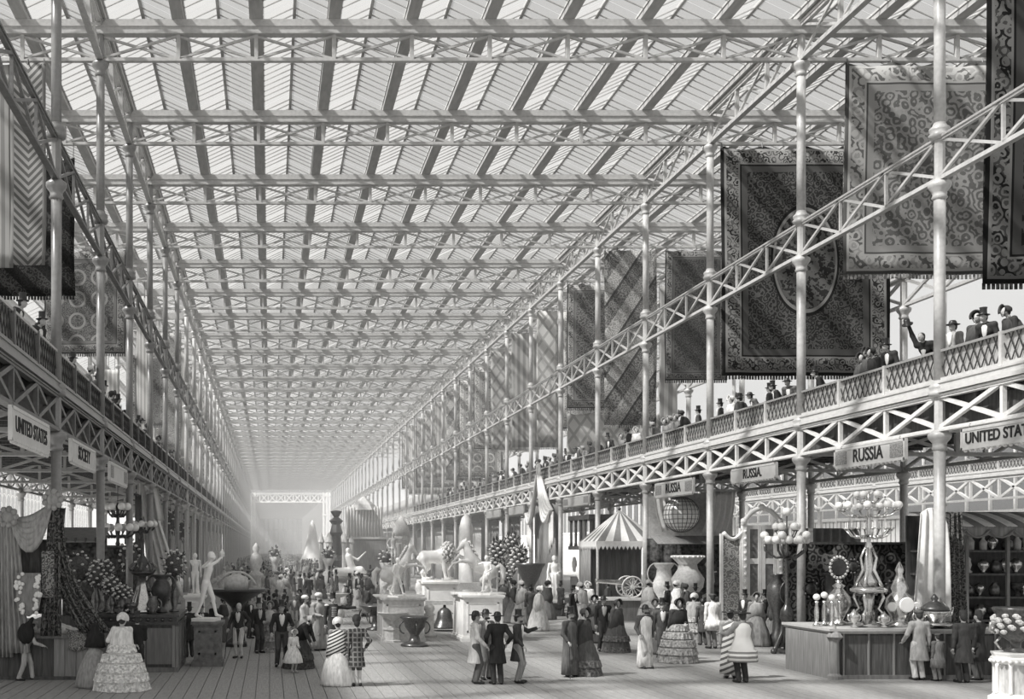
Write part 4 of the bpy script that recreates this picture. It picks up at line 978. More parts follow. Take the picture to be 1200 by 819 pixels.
for i, (name, prof, m) in enumerate((('jar', [(.1,0),(.15,.12),(.14,.28),(.06,.36),(.08,.4)], BRONZE), ('figurine', [(.1,0),(.1,.05),(.05,.1),(.09,.25),(.06,.36),(.07,.42),(.01,.5)], STONE), ('globe_jar', [(.08,0),(.05,.05),(.16,.2),(.16,.3),(.05,.42)], SILVER), ('dish', [(.08,0),(.05,.06),(.03,.1),(.16,.3),(.18,.38),(.17,.39)], PATT), ('bottle', [(.09,0),(.1,.25),(.04,.34),(.04,.46)], STONE))):
    kinds.append((name, MB().lathe(prof, n=12).mesh(name, m, True)))
q = 0
rowname = {1.16: 'bottom', 1.81: 'second', 2.46: 'third', 3.11: 'top'}
for z in (1.16, 1.81, 2.46, 3.11):
    for i in range(11):
        if rr.random() < .12: continue
        nm, me = kinds[rr.randrange(5)]
        o = link(nm, me, None, (SX+.28+i*.32+rr.uniform(-.04, .04), SY+.95+rr.uniform(-.1, .15), z)); o.scale = (1, 1, rr.uniform(.85, 1.05))
        tag(o, f'{nm.replace("_", " ")} standing {nth(i)} from the left on the {rowname[z]} shelf of the awning stall', nm.split('_')[-1], 'wares on the stall shelves')
t = thing('tied_curtain', 'pair of long light curtains gathered round the first right column', 'curtain', (17.0, 28.9, 0))
drape(t, 'curtain', STRIPE_L, lambda a, b: (-.55+.9*a*(.55+.45*(1-b)**.5)+.2*b, .03*math.sin(24*a)-.1*a, 1.3+2.9*b-.6*(a-.5)**2*b), 40, 10)
drape(t, 'figured_curtain', carpet_mat('curtain_weave', 1, 3, 'plain', .06, .2, .4, sc=5), lambda a, b: (.5+.55*a*(.6+.4*(1-b)), .2+.05*math.sin(20*a), .6+3.5*b), 30, 8)

# carved screen doors
t = thing('screen_doors', 'tall pale carved double doors with arched scrolled crest', 'doors', (16.35, 41.0, 0))
def leaf_(t, x0, x1, zt, arch=0):
    w = x1-x0
    o = MB().box(x0, 0, .1, x0+.12, .08, zt).box(x1-.12, 0, .1, x1, .08, zt).box(x0+.12, .01, .1, x1-.12, .07, .35).box(x0+.12, .01, 1.2, x1-.12, .07, 1.45).box(x0+.12, .01, 2.6, x1-.12, .07, 2.8).box(x0+.12, .01, zt-.14, x1-.12, .07, zt).obj('door_leaf', WHITE, t)
    for z0, z1 in ((.35, 1.2), (1.45, 2.6), (2.8, zt-.14)): MB().box(x0+.12, .03, z0, x1-.12, .05, z1).obj('pane', mat('dim_glass', .22, .2, .25, 6), o)
    return o
leaf_(t, .95, 1.49, 4.0); leaf_(t, 1.51, 2.05, 4.0)
MB().box(.78, -.06, 0, .93, .12, 4.05).box(2.07, -.06, 0, 2.22, .12, 4.05).box(.0, 0, 0, .1, .1, 3.7).obj('door_frame', WHITE, t)
MB().tube([(.8+1.4*q/14, 0, 4.0+.62*math.sin(PI*q/14)**.7) for q in range(15)], .09, 7).obj('arched_crest', WHITE, t, True)
for s, x in ((1, 1.5), (1, .85), (1, 2.15)): MB().ball((x, 0, 4.65 if x == 1.5 else 4.15), .13, 8, 6).obj('carved_boss', WHITE, t, True)
for x0, x1 in ((.1, .78), (2.22, 3.3)):
    MB().box(x0, .02, .1, x1, .07, 3.5).obj('side_panel', carpet_mat('carved_panel_%d' % int(x0*10), 3.3, 3.6, 'plain', .2, .45, .6, sc=4), t)
    MB().tube([(x0+(x1-x0)*q/10, 0, 3.75-.25*math.sin(PI*q/10)) for q in range(11)], .07, 6).obj('scrolled_rail', WHITE, t, True)
    MB().box(x1-.08, -.03, 0, x1+.04, .1, 3.9).obj('side_post', WHITE, t)
for i in range(14): MB().ball((.87, -.08, .4+i*.26), .06, 7, 5).obj('twisted_bead', WHITE, t, True); MB().ball((2.14, -.08, .4+i*.26), .06, 7, 5).obj('twisted_bead', WHITE, t, True)
t = thing('pale_curtain', 'grey striped curtain wall right of the carved doors', 'curtain', (19.7, 41.3, 0))
drape(t, 'cloth', STRIPE_D, lambda a, b: (2.0*a-.1, .06*math.sin(40*a), 3.9*b), 50, 3)

# striped tent and the cannon
TX, TY = 16.55, 53.6
t = thing('striped_tent', 'square tent with striped pyramid roof and pointed valance', 'tent', (TX, TY-.1, 0))
hw = 1.5; ze = 3.5; za = 4.95; ns = 8
for f in range(4):
    for i in range(ns):
        a0, a1 = -1+2*i/ns, -1+2*(i+1)/ns
        cs = [(a0*hw, -hw), (a1*hw, -hw)]
        R = lambda x, y: (x*math.cos(f*PI/2)-y*math.sin(f*PI/2), x*math.sin(f*PI/2)+y*math.cos(f*PI/2))
        p0, p1 = R(*cs[0]), R(*cs[1]); q0, q1 = (p0[0]*.03, p0[1]*.03), (p1[0]*.03, p1[1]*.03)
        MB().add([(*p0, ze), (*p1, ze), (*q1, za), (*q0, za), (*p0, ze-.03), (*p1, ze-.03), (*q1, za-.03), (*q0, za-.03)], [(0,1,2,3),(7,6,5,4),(0,4,5,1),(1,5,6,2),(2,6,7,3),(3,7,4,0)]).obj('roof_stripe', STRIPE_L if i % 2 else STRIPE_D, t)
    v = MB()
    for i in range(16):
        a0, a1 = -1+2*i/16, -1+2*(i+1)/16
        p0, p1, pm = R(a0*hw, -hw-.02), R(a1*hw, -hw-.02), R((a0+a1)/2*hw, -hw-.02)
        v.add([(*p0, ze), (*p1, ze), (*p1, ze-.22), (*pm, ze-.4), (*p0, ze-.22)], [(0,4,3,2,1)])
    v.obj('valance', STRIPE_L, t)
for sx in (-1, 1):
    for sy in (-1, 1): MB().tube([(sx*hw*.97, sy*hw*.97, 0), (sx*hw*.97, sy*hw*.97, ze)], .06, 7).obj('pole', STONE, t)
MB().ball((0, 0, za+.08), .08, 8, 5).obj('finial', BRONZE, t, True)
drape(t, 'back_curtain', MIDC, lambda a, b: (-hw+2*hw*a, hw-.1+.05*math.sin(50*a), ze*b), 60, 3)
drape(t, 'side_curtain', MIDC, lambda a, b: (-hw+.05+.04*math.sin(30*a), -hw*.2+1.1*hw*a, ze*b), 30, 3)
p = at(728, 700, 50.2); PX = p.x
t = thing('gun_platform', 'low white topped grey platform under the cannon', 'platform', (PX, 50.0, 0))
MB().box(-.9, -.7, 0, 1.3, .7, .9).obj('box', MIDC, t); MB().box(-1.5, -.8, .9, 1.35, .8, 1.0).obj('top', WHITE, t)
t = thing('cannon', 'field cannon with spoked wheels and pale barrel in front of the striped tent', 'cannon', (PX+.15, 50.0, 1.0), rz=0)
MB().tube([(-1.35,0,.72),(-1.3,0,.72),(-1.25,0,.72),(-.6,0,.68),(.2,0,.62),(.45,0,.6)], [.11,.13,.09,.11,.14,.05], 14).obj('barrel', SILVER, t, True)
MB().bar((-.1,-.12,.55),(1.2,-.12,.05),.08,.14).bar((-.1,.12,.55),(1.2,.12,.05),.08,.14).box(.1,-.4,.5,.22,.4,.58).obj('carriage', WOOD_D, t)
for s in (-1, 1):
    wl = MB(); pts = [Vector((.16+.45*math.cos(2*PI*q/24), s*.42, .47+.45*math.sin(2*PI*q/24))) for q in range(25)]
    wl.tube(pts, .04, 6); o = wl.obj('wheel', STONE, t, True)
    MB().lathe([(.09,-.08),(.09,.08)], n=10).obj('hub', STONE, o, loc=(.16, s*.42, .47)).rotation_euler.x = PI/2
    for q in range(12):
        a = 2*PI*q/12; MB().bar((.16, s*.42, .47), (.16+.44*math.cos(a), s*.42, .47+.44*math.sin(a)), .03, .03, up=(0,1,0)).obj('spoke', STONE, o)
# small striped kiosk and draped bay with globe
t = thing('awning_bay', 'draped bay with striped awning behind the great vases', 'stall', (17.55, 49.0, 0))
for i in range(12):
    x0 = -.9+i*.32
    MB().grid(lambda a, b: (x0+.32*a, -.5+.9*b, 3.35+.35*b), 2, 3, thick=(0,0,.02)).obj('awning_stripe', STRIPE_D if i % 2 else MIDC, t)
drape(t, 'back_cloth', PATT, lambda a, b: (-.9+3.8*a, .9+.05*math.sin(40*a), 3.6*b), 50, 3)
MB().box(-.9, .95, 3.6, 2.9, 1.0, 5.6).obj('upper_panel', STONE, t)
for s, x0 in ((-1, -.75), (1, 1.7)):
    drape(t, 'side_curtain', STRIPE_L, lambda a, b: (x0+1.1*a-s*.35*(1-b)**2+(-.0), .4+.07*math.sin(28*a), 3.9+1.75*b-.25*a*(1-b)*s), 30, 8)
t = thing('great_globe', 'large white globe ruled with a dark crosshatch net', 'globe', (at(798, 603, 49.2).x, 49.2, at(798, 603, 49.2).z))
MB().ball((0, 0, 0), .76, 28, 16).obj('sphere', GLOBE, t, True)
nt_ = MB()
for i in range(12): nt_.tube([Vector((.775*math.cos(PI*i/12)*math.sin(2*PI*q/30), .775*math.sin(PI*i/12)*math.sin(2*PI*q/30), .775*math.cos(2*PI*q/30))) for q in range(31)], .012, 4, cap=False)
for i in range(1, 12): nt_.tube([Vector((.775*math.sin(PI*i/12)*math.cos(2*PI*q/30), .775*math.sin(PI*i/12)*math.sin(2*PI*q/30), .775*math.cos(PI*i/12))) for q in range(31)], .012, 4, cap=False)
nt_.obj('net', IRON_D, t); MB().tube([(0,0,.7),(0,0,1.3)], .02, 5).obj('hanger', IRON_D, t)
t = thing('corner_kiosk', 'small half-round kiosk with pale striped conical awning beside the tent', 'kiosk', (at(768, 640, 51.5).x+.45, 51.7, 0))
for i in range(14):
    a0, a1 = PI*2*i/14, PI*2*(i+1)/14
    MB().add([(.95*math.cos(a0), .95*math.sin(a0), 3.25), (.95*math.cos(a1), .95*math.sin(a1), 3.25), (.05*math.cos(a1), .05*math.sin(a1), 3.95), (.05*math.cos(a0), .05*math.sin(a0), 3.95)], [(0,1,2,3)]).obj('awning_stripe', STRIPE_L if i % 2 else STRIPE_D, t)
for i in range(5): MB().tube([(.85*math.cos(i*1.256), .85*math.sin(i*1.256), 0), (.85*math.cos(i*1.256), .85*math.sin(i*1.256), 3.25)], .04, 6).obj('pole', STONE, t)
p = at(778, 700, 47.5); vase('great_vase', 'pale round vase with curled handles on a plinth, left of the pair', 'vase', (p.x, 47.5, 0), [(.35,0),(.35,.7),(.2,.8),(.15,.95),(.42,1.4),(.46,1.7),(.32,2.0),(.28,2.3),(.42,2.5),(.42,2.56)], STONE, 2, .28, 2.1)
p = at(806, 700, 47.0); t = vase('great_vase', 'larger pale bellied vase with beaded rim and serpent handle, right of the pair', 'vase', (p.x, 47.0, 0), [(.45,0),(.45,.8),(.25,.9),(.2,1.05),(.6,1.55),(.66,1.9),(.4,2.3),(.36,2.5),(.6,2.75),(.64,2.85),(.6,2.88)], STONE)
MB().tube([(.5,0,1.1),(.9,0,1.3),(1.05,0,1.8),(1.0,0,2.4),(.85,0,2.7),(.75,0,2.5),(.95,0,2.15),(1.2,0,2.2)], [.06,.07,.07,.07,.06,.05,.05,.03], 8).obj('serpent_handle', STONE, t, True)
for i in range(20): MB().ball((.64*math.cos(i*PI/10), .64*math.sin(i*PI/10), 2.82), .05, 6, 4).obj('bead', WHITE, t, True)

# swagged drapery under the gallery
t = thing('swag_drapery', 'white looped drapery hung from a rosette on the right gallery front', 'drapery', (XR-.3, 68.4, 0))
MB().lathe([(.1,0),(.45,.05),(.4,.15),(.15,.2)], n=16, wob=lambda a, u: .15*math.sin(8*a)).obj('rosette', STRIPE_L, t, True, loc=(0, 0, 7.9)).rotation_euler = (0, -PI/2, 0)
for s in (-1, 1):
    for q in range(5):
        MB().tube([Vector((-.05*q, s*(.2+2.9*i/10), 7.6-(2.2)*(i/10)-(.5+.28*q)*math.sin(PI*i/10))) for i in range(11)], [.05+.1*math.sin(PI*i/10) for i in range(11)], 6).obj('fold', STRIPE_L, t, True)
    drape(t, 'tail', STRIPE_L, lambda a, b: (.06*math.sin(16*a), s*(2.2+1.1*a), 5.3-2.5*b*(1-.3*a)), 16, 5, (-.03, 0, 0))
drape(t, 'back_curtain', MIDC, lambda a, b: (.4+.06*math.sin(40*a), -3.2+6.4*a, 5.9*b), 50, 3, (.03, 0, 0))
t = thing('dark_cabinet', 'tall dark pillared cabinet between white drapery and striped tent', 'cabinet', (16.9, 60.5, 0))
MB().box(-.2, -1.6, 0, 1.2, 2.3, 1.6).obj('base', WOOD_D, t); MB().box(.9, -1.6, 1.6, 1.2, 2.3, 4.8).obj('back', WOOD_D, t); MB().box(-.3, -1.7, 3.1, 1.2, 2.4, 3.3).box(-.3, -1.7, 4.7, 1.2, 2.4, 4.95).obj('cornice', BRONZE, t)
for i in range(5): MB().lathe([(.1,3.3),(.07,3.5),(.07,4.5),(.1,4.7)], n=8).obj('pillar', BRONZE, t, True, loc=(-.15, -1.5+i*.95, 0))
MB().lathe([(.4,0),(.42,.05),(.3,.08)], n=18).obj('round_mirror', SILVER, t, loc=(-.3, 1.0, 2.3)).rotation_euler.y = -PI/2
p = at(299+400, 660, 58); t = vase('lidded_monstrance', 'slender white pinnacled vessel left of the tent', 'vessel', (at(681, 690, 57).x, 57, 0), [(.35,0),(.35,1.2),(.1,1.3),(.12,1.6),(.28,1.9),(.25,2.2),(.1,2.5),(.12,2.7),(.02,3.0)], WHITE)
p = at(621, 690, 57); t = thing('great_basin', 'huge shallow dark stone basin with thick rim raised on a carved stem', 'basin', (p.x, 57, 0))
MB().lathe([(.4,0),(.4,.2),(.25,.35),(.2,1.2)], n=16).obj('stem', BRONZE, t, True); MB().lathe([(.2,1.2),(.35,1.5),(.5,1.8),(.62,2.2),(.74,2.32),(.76,2.42),(.7,2.42),(.5,2.2),(.1,2.0)], n=28, wob=lambda a, u: .03*math.sin(14*a)*(u < .5)).obj('bowl', BRONZE, t, True)
# flower trophies near the middle columns
for i, (px, py, Y) in enumerate(((583, 648, 62), (600, 640, 66), (608, 655, 60), (590, 672, 64))):
    p = at(px, py, Y); t = thing('flower_stand', ['left', 'tall', 'right hand', 'low'][i]+' white flowering stand by the columns past the rearing horses', 'flowers', (p.x, Y, 0), group='flower stands'); MB().lathe([(.3,0),(.3,.1),(.06,.2),(.06,max(.3, p.z-.4))], n=8).obj('stem', IRON, t); flowers(t, (0, 0, p.z), .42, 44, .1, sz=1.7, seed=i)

# central statues' pedestals, basins and bell
def ped(label, px, pyb, w, d, h, m=STONE, Y=None):
    p = ground(px, pyb); t = thing('statue_pedestal', label, 'pedestal', (p.x, p.y+d/2, 0)); pedestal(t, w, d, h, m); return t, p.y+d/2, p.x
PL, YL_, XL_ = ped('pale panelled pedestal under the left rearing horse', 473, 752, 1.38, 2.2, 1.5)
PM, YM_, XM_ = ped('tall plain pedestal under the standing lion', 517, 737, 1.3, 1.8, 1.85, WHITE)
PR, YR_, XR_ = ped('pale pedestal under the right rearing horse', 566, 752, 1.32, 2.2, 1.58, WHITE)
t = thing('stone_tazza', 'shallow stone tazza on an eight-sided block before the left pedestal', 'basin', ground(460, 752)); MB().lathe([(.33,0),(.33,.06),(.27,.08),(.27,.4),(.32,.42),(.32,.48)], n=8).obj('block', STONE, t); MB().lathe([(.2,.48),(.08,.56),(.06,.68),(.12,.74),(.38,.88),(.5,.97),(.52,1.0),(.48,1.0),(.3,.9),(.05,.85)], n=22).obj('bowl', STONE, t, True)
vase('fluted_font', 'dark carved font with broad bowl and round foot', 'basin', ground(486, 757), [(.45,0),(.46,.05),(.38,.1),(.2,.16),(.14,.35),(.2,.45),(.32,.62),(.36,.8),(.48,.92),(.48,.96),(.4,.93)], BRONZE, 4, .12, .6)
p = ground(441, 738); vase('cast_fountain', 'small cast fountain basin left of the left pedestal', 'basin', p, [(.4,0),(.4,.05),(.2,.12),(.15,.5),(.3,.62),(.62,.9),(.64,.95),(.5,.92)], BRONZE, 3, .15, .5)
p = ground(397, 722); vase('small_tazza', 'small pale tazza table near the turbaned men', 'basin', (at(396, 722, 52).x, 52, 0), [(.3,0),(.3,.3),(.12,.4),(.12,.9),(.5,1.05),(.55,1.1),(.4,1.08)], STONE)
p = ground(521, 739); t = thing('bell_on_frame', 'large cast bell hanging from a pale timber frame', 'bell', p)
MB().box(-.75, -.12, 1.0, .75, .12, 1.16).box(-.72, -.1, 0, -.6, .1, 1.0).box(.6, -.1, 0, .72, .1, 1.0).obj('frame', STONE, t); MB().lathe([(.52,.1),(.5,.16),(.38,.3),(.3,.5),(.27,.72),(.16,.85),(.06,.9),(.05,1.0)], n=22).obj('bell', BRONZE, t, True)
for i, (px, py, hh, lab) in enumerate(((503, 746, 1.2, 'small carved term figure left of the bell'), (492, 735, 1.9, 'carved lantern-topped post beside the left pedestal'), (537, 744, 1.2, 'little dark idol figure right of the bell'))):
    vase('carved_post', lab, 'carving', ground(px, py), [(.26*1,0),(.26,.1),(.17,.14),(.17,hh*.62),(.24,hh*.66),(.13,hh*.72),(.2,hh*.82),(.17,hh*.92),(.02,hh)], STONE if i < 2 else BRONZE, n=10)
PD, YD, XD = ped('dark stone block under the draped standing statue', 652, 722, .75, .8, .62, BRONZE)
PN, YN, XN = ped('dark fronted pedestal with pale cap under the striding nude', 243, 781, .72, .9, 1.2, mat('dark_stone', .16, .6, .3, 8))
PS = ped('white pedestal under the small standing nude', 228, 748, .65, .7, 1.5, WHITE)
p = at(277, 690, 36.5); t = thing('pedestal_basin', 'flat dark stone basin on a tapering stem behind the man with the cane', 'basin', (p.x, 36.5, 0))
MB().lathe([(.35,0),(.35,.15),(.16,.3),(.12,1.1),(.2,1.3)], n=14).obj('stem', BLACKM, t, True); MB().lathe([(.16,1.25),(.35,1.45),(.8,1.72),(.95,1.78),(.97,1.86),(.8,1.84),(.2,1.7)], n=26).obj('bowl', BLACKM, t, True)
t = thing('scroll_ornament', 'pale scrolled birdcage ornament standing in the flat dark basin', 'ornament', (p.x, 36.5, 1.72))
for s in (-1, 1): MB().tube(scroll((s*.1, 0, .1), .55, s), .04, 6).obj('scroll', STONE, t, True)
MB().lathe([(.4,.1),(.38,.5),(.1,.62)], n=14, wob=lambda a, u: .1*math.sin(7*a)).obj('basket', STONE, t, True)
p = at(300, 690, 48); t = vase('bust_column', 'dim figure-topped column rising behind the striding nude', 'column', (p.x, 48, 0), [(.4,0),(.4,.3),(.25,.4),(.22,1.9),(.32,2.0),(.3,2.1),(.15,2.2),(.28,2.6),(.2,2.9),(.1,3.0),(.16,3.2),(.02,3.4)], STONE)

# left: dark counter with bronzes, low counter with cloths
t = thing('dark_counter', 'heavy dark moulded counter carrying bronzes and flowers on the left', 'counter', (-4.75, 28.9, 0))
MB().box(0, 0, 0, 2.35, 2.6, 1.25).obj('carcass', WOOD_D, t); MB().box(-.06, -.08, 1.2, 2.43, 2.65, 1.28).box(-.02, -.03, 1.28, 2.38, 2.6, 1.4).box(-.08, -.1, 1.4, 2.45, 2.7, 1.47).obj('moulded_top', BLACKM, t)
MB().box(-.06, -.06, 0, 2.41, 2.66, .12).obj('plinth', WOOD_M, t)
for i in range(3): MB().box(.08+i*.76, -.03, .2, .74+i*.76, 0, 1.12).obj('front_panel', WOOD_M, t)
for i in range(4): MB().box(0+i*.76-.02, -.06, .1, .06+i*.76, 0, 1.2).obj('pilaster', MIDC, t)
for i in range(3): MB().box(2.35, .1+i*.85, .2, 2.38, .8+i*.85, 1.12).obj('side_panel', WOOD_M, t)
for i in range(4): MB().box(2.35, i*.85-.0, .1, 2.42, .08+i*.85, 1.2).obj('pilaster', MIDC, t)
for i in range(12): MB().ball((.12+i*.19, -.04, 1.34), .045, 6, 4).obj('carved_bead', BRONZE, t, True)
t = thing('cloth_counter', 'low boarded counter spread with cloths at the left edge', 'counter', (-6.6, 27.2, 0))
MB().box(0, 0, 1.0, 2.5, .68, 1.1).obj('counter_top', MIDC, t); MB().box(.05, .05, 0, 2.45, .66, 1.0).obj('carcass', MIDC, t)
for i in range(9): MB().box(.06+i*.27, .02, .03, .31+i*.27, .05, .98).obj('board', DARKC if i < 5 else MIDC, t)
MB().box(0, -.02, 0, 2.5, .05, .08).obj('plinth', WOOD_D, t)
ROB = tone(.5)
t = thing('cloth_heap', 'heaped pale folded fabric on the low left counter', 'fabric', (-5.6, 27.5, 1.1))
rr = random.Random(11)
for i in range(7):
    x, y = rr.uniform(-.3, .75), rr.uniform(-.15, .15); s_ = rr.uniform(.22, .4); ph = rr.random()*6
    MB().lathe([(s_,0),(s_*1.05,.05+.03*i),(s_*.8,.1+.04*i),(s_*.3,.13+.045*i)], (x, y, 0), 18, wob=lambda a, u: .2*math.sin(3*a+ph)+.08*math.sin(8*a), sy=.5).obj('fold', tone(rr.choice((.3, .5, .7))), t, True)
t = thing('hanging_scarf', 'pale figured scarf hanging over the front of the low counter', 'scarf', (-4.85, 27.12, .62)); drape(t, 'cloth', carpet_mat('scarf', .5, .6, 'plain', .1, .4, .7, sc=8), lambda a, b: (.42*a+.05*math.sin(5*b), .03*math.sin(18*a)+.02, .06+.5*b+.12*abs(a-.5)), 14, 6)
def swagset(t, A, B, n, drop, m, rad=.08, name='swag_fold'):
    A, B = Vector(A), Vector(B)
    for q in range(n):
        dr = drop*(.25+.75*q/(n-1)); MB().tube([A.lerp(B, i/12)+Vector((0, -.06*math.sin(PI*i/12)-.02*q, -dr*math.sin(PI*i/12))) for i in range(13)], [.02+rad*math.sin(PI*i/12) for i in range(13)], 7).obj(name, m, t, True)
t = thing('canopy_drapery', 'great looped and trailing drapery hung from two rosettes at the left edge', 'drapery', (0, 27.0, 0))
CM = tone(.35); CD = carpet_mat('embroidered_drape', 1, 4, 'plain', .04, .16, .36, sc=4)
A = at(12, 606, 27); B = at(64, 586, 27); A.y = B.y = 0
for p_ in (A, B):
    rs = thing; MB().ball((p_.x, -.15, p_.z), .2, 12, 8).obj('rosette', CM, t, True)
    for i in range(9): MB().ball((p_.x+.19*math.cos(i*.7), -.25, p_.z+.19*math.sin(i*.7)), .08, 7, 5).obj('rosette_petal', CM, t, True)
swagset(t, A, B, 6, .95, CM)
P_ = lambda x, y: at(x, y, 27)
def strip(name, m, top, bot, wt, wb, y=0, bow=0):
    T, Bm = P_(*top), P_(*bot)
    return drape(t, name, m, lambda a, b: (T.x+(Bm.x-T.x)*(b**1.3)+(a-.5)*(wt+(wb-wt)*b)+bow*math.sin(PI*b), y+.05*math.sin(26*a)*(0.3+b), T.z+(Bm.z-T.z)*b), 30, 14)
strip('left_fall', CM, (14, 606), (22, 765), .3, .55, -.05); strip('edge_fall', CM, (3, 606), (5, 770), .3, .4, 0)
strip('dark_back', tone(.1), (36, 632), (40, 720), .75, .9, .25)
strip('inner_fall', CD, (64, 592), (60, 745), .25, .5, -.1); strip('trailing_fall', CD, (70, 600), (112, 742), .2, .75, .05, -.28); strip('dark_fall', tone(.06), (72, 595), (92, 722), .15, .45, .12, -.2)
t = thing('embroidered_panel', 'shield-shaped white embroidered hanging beneath the left swag', 'embroidery', (at(34, 690, 26.8).x, 26.75, at(34, 690, 26.8).z))
rr = random.Random(2); rm = MB().ball((0, 0, 0), .05, 6, 4).mesh('rosette', tone(.75))
MB().lathe([(.02,-.65),(.25,-.5),(.3,-.2),(.28,.3),(.3,.38)], n=14, sy=.12).obj('shield_cloth', tone(.25), t, True)
for i in range(46):
    u = rr.uniform(-.6, .4); wx = .3 if u > -.3 else .2; link('rosette', rm, t, (rr.choice((-1, 1))*rr.uniform(.12, wx), -.06, u))
t = thing('hanging_portrait_cloth', 'narrow figured banner with small head motif between the left drapes', 'banner', (at(57, 670, 26.9).x, 26.8, at(57, 700, 26.9).z)); drape(t, 'cloth', carpet_mat('figure_banner', .4, 1.6, 'plain', .08, .3, .6, sc=6), lambda a, b: (.3*a-.15, .02*math.sin(12*a), 1.1*b), 10, 4)
# bronzes and flowers on the dark counter, left to right
ZC = 1.47
def onc(px, Y=29.4): return (at(px, 700, Y).x, Y, ZC)
for i, (px, Y, r, h_, sz, lab) in enumerate(((113, 29.6, .2, .75, 1.9, 'tall narrow dome of dim flowers, leftmost on the dark counter'), (124, 30.4, .22, .9, 1.3, 'second flower dome on a slim vase'), (131, 29.4, .24, .55, 1.0, 'round bunch of white blossoms on a fluted vase'), (143, 29.3, .26, .42, .7, 'low bowl heaped with white blossoms on a figured pot'), (204, 30.2, .32, .95, 1.3, 'tall dark vase bursting with blossoms at the counter end'), (92, 30.8, .4, .8, 1.2, 'dark leafy bush of flowers behind the trailing drape'))):
    t = thing('flower_vase', lab, 'flowers', onc(px, Y), group='flower vases on the dark counter')
    MB().lathe([(.14,0),(.15,.03),(.06,.08),(.13,h_*.4),(.12,h_*.6),(.06,h_*.8),(.1,h_)], n=14).obj('vase', BRONZE, t, True); flowers(t, (0, 0, h_+r*sz*.7), r, 34 if i != 5 else 26, .045, sz=sz, seed=20+i)
t = thing('fountain_centrepiece', 'tall bronze centrepiece with flaring draped base and figured crown', 'centrepiece', onc(167, 29.7))
MB().lathe([(.42,0),(.45,.05),(.4,.12),(.3,.25),(.17,.6),(.1,.95)], n=20, wob=lambda a, u: .12*math.sin(6*a)).obj('flared_base', SILVER, t, True); MB().lathe([(.1,.95),(.3,1.02),(.34,1.08),(.2,1.12),(.1,1.2),(.16,1.35),(.06,1.5),(.03,1.7)], n=16).obj('crown', BLACKM, t, True)
for i in range(8): MB().tube([(.28*math.cos(i*PI/4), .28*math.sin(i*PI/4), 1.05), (.36*math.cos(i*PI/4), .36*math.sin(i*PI/4), 1.18), (.24*math.cos(i*PI/4), .24*math.sin(i*PI/4), 1.3)], .035, 6).obj('crown_scroll', BRONZE, t, True)
for i in range(6): MB().ball((.42*math.cos(i*PI/3), .42*math.sin(i*PI/3), .12), .09, 8, 6).obj('shell', SILVER, t, True)
vase('black_urn', 'glossy black two-handled urn right of the bronze centrepiece', 'urn', onc(189, 29.7), [(.16,0),(.17,.05),(.08,.12),(.1,.2),(.24,.45),(.27,.65),(.2,.8),(.14,.86),(.24,.97),(.25,1.0)], BLACKM, 2, .14, .75)
vase('bronze_jug', 'small bronze jug at the front of the dark counter', 'jug', onc(179, 29.15), [(.12,0),(.07,.08),(.17,.24),(.1,.4),(.12,.46)], BRONZE, 1, .08, .25)
vase('bronze_cup', 'small squat bronze cup before the fountain centrepiece', 'cup', onc(155, 29.15), [(.12,0),(.05,.06),(.14,.2),(.15,.28)], BRONZE)
# hanging chandeliers on the left
def chandelier(label, px, pyt, pyb, Y, R, tiers, m=BLACKM):
    T, Bm = at(px, pyt, Y), at(px, pyb, Y); t = thing('chandelier', label, 'chandelier', (T.x, Y, Bm.z), group='hanging chandeliers')
    H = T.z-Bm.z; MB().lathe([(.03,0),(.1,.08),(.05,.2),(.12,H*.45),(.04,H*.6),(.08,H*.9),(.01,H)], n=12).obj('stem', m, t, True)
    MB().tube([(0,0,H),(0,0,ZG1-Bm.z)], .015, 5).obj('chain', m, t)
    for z, r, n in tiers: arms_lights(t, (0, 0, z*H), R*r, n, m, globe=.15, rise=.18, thick=.035)
chandelier('two-tiered dark chandelier with bright globes above the left flowers', 138, 588, 640, 42.4, .66, ((.25, 1.0, 9), (.72, .55, 6)))
chandelier('smaller chandelier hanging behind the two-tiered one', 165, 606, 632, 50, .6, ((.4, 1.0, 9),))
for i, (px, py, Y) in enumerate(((200, 612, 65.5), (213, 622, 73.5), (152, 652, 46.3))):
    p = at(px, py, Y); t = thing('hanging_basket', ['first', 'second', 'third'][i]+' dim flower basket under the left gallery, counted from the chandeliers', 'flowers', (p.x, Y, p.z)); MB().tube([(0,0,0),(0,0,ZG1-p.z)], .015, 5).obj('chain', IRON_D, t); flowers(t, (0, 0, 0), .42, 26, .08, sz=1.7, seed=40+i)
t = thing('white_fall', 'long white gathered drapery hanging under the left gallery', 'drapery', (at(178, 600, 54).x, 54, 0))
drape(t, 'upper_fall', STRIPE_L, lambda a, b: (-.7+1.3*a*(.6+.4*b), .1*math.sin(22*a), 6.9-2.6*b+.2*a), 34, 6); drape(t, 'lower_fall', STRIPE_L, lambda a, b: (-.5+1.6*a*(.55+.45*b)+.45*b, -.1+.1*math.sin(26*a), 4.7-3.6*b-.2*a), 34, 8)
t = thing('stall_roof', 'dark tiled lean-to stall behind the trailing drapery on the left', 'stall', (at(78, 640, 36).x, 36, 0))
MB().grid(lambda a, b: (1.6*a-.4, .9*b, 3.35+.45*b), 8, 2, thick=(0,0,.05)).obj('roof', STRIPE_D, t); MB().box(-.3, .9, 0, 1.15, 1.0, 3.7).obj('back_wall', PATT, t); MB().box(-.3, .1, 0, 1.15, .9, 1.0).obj('base', WOOD_D, t)
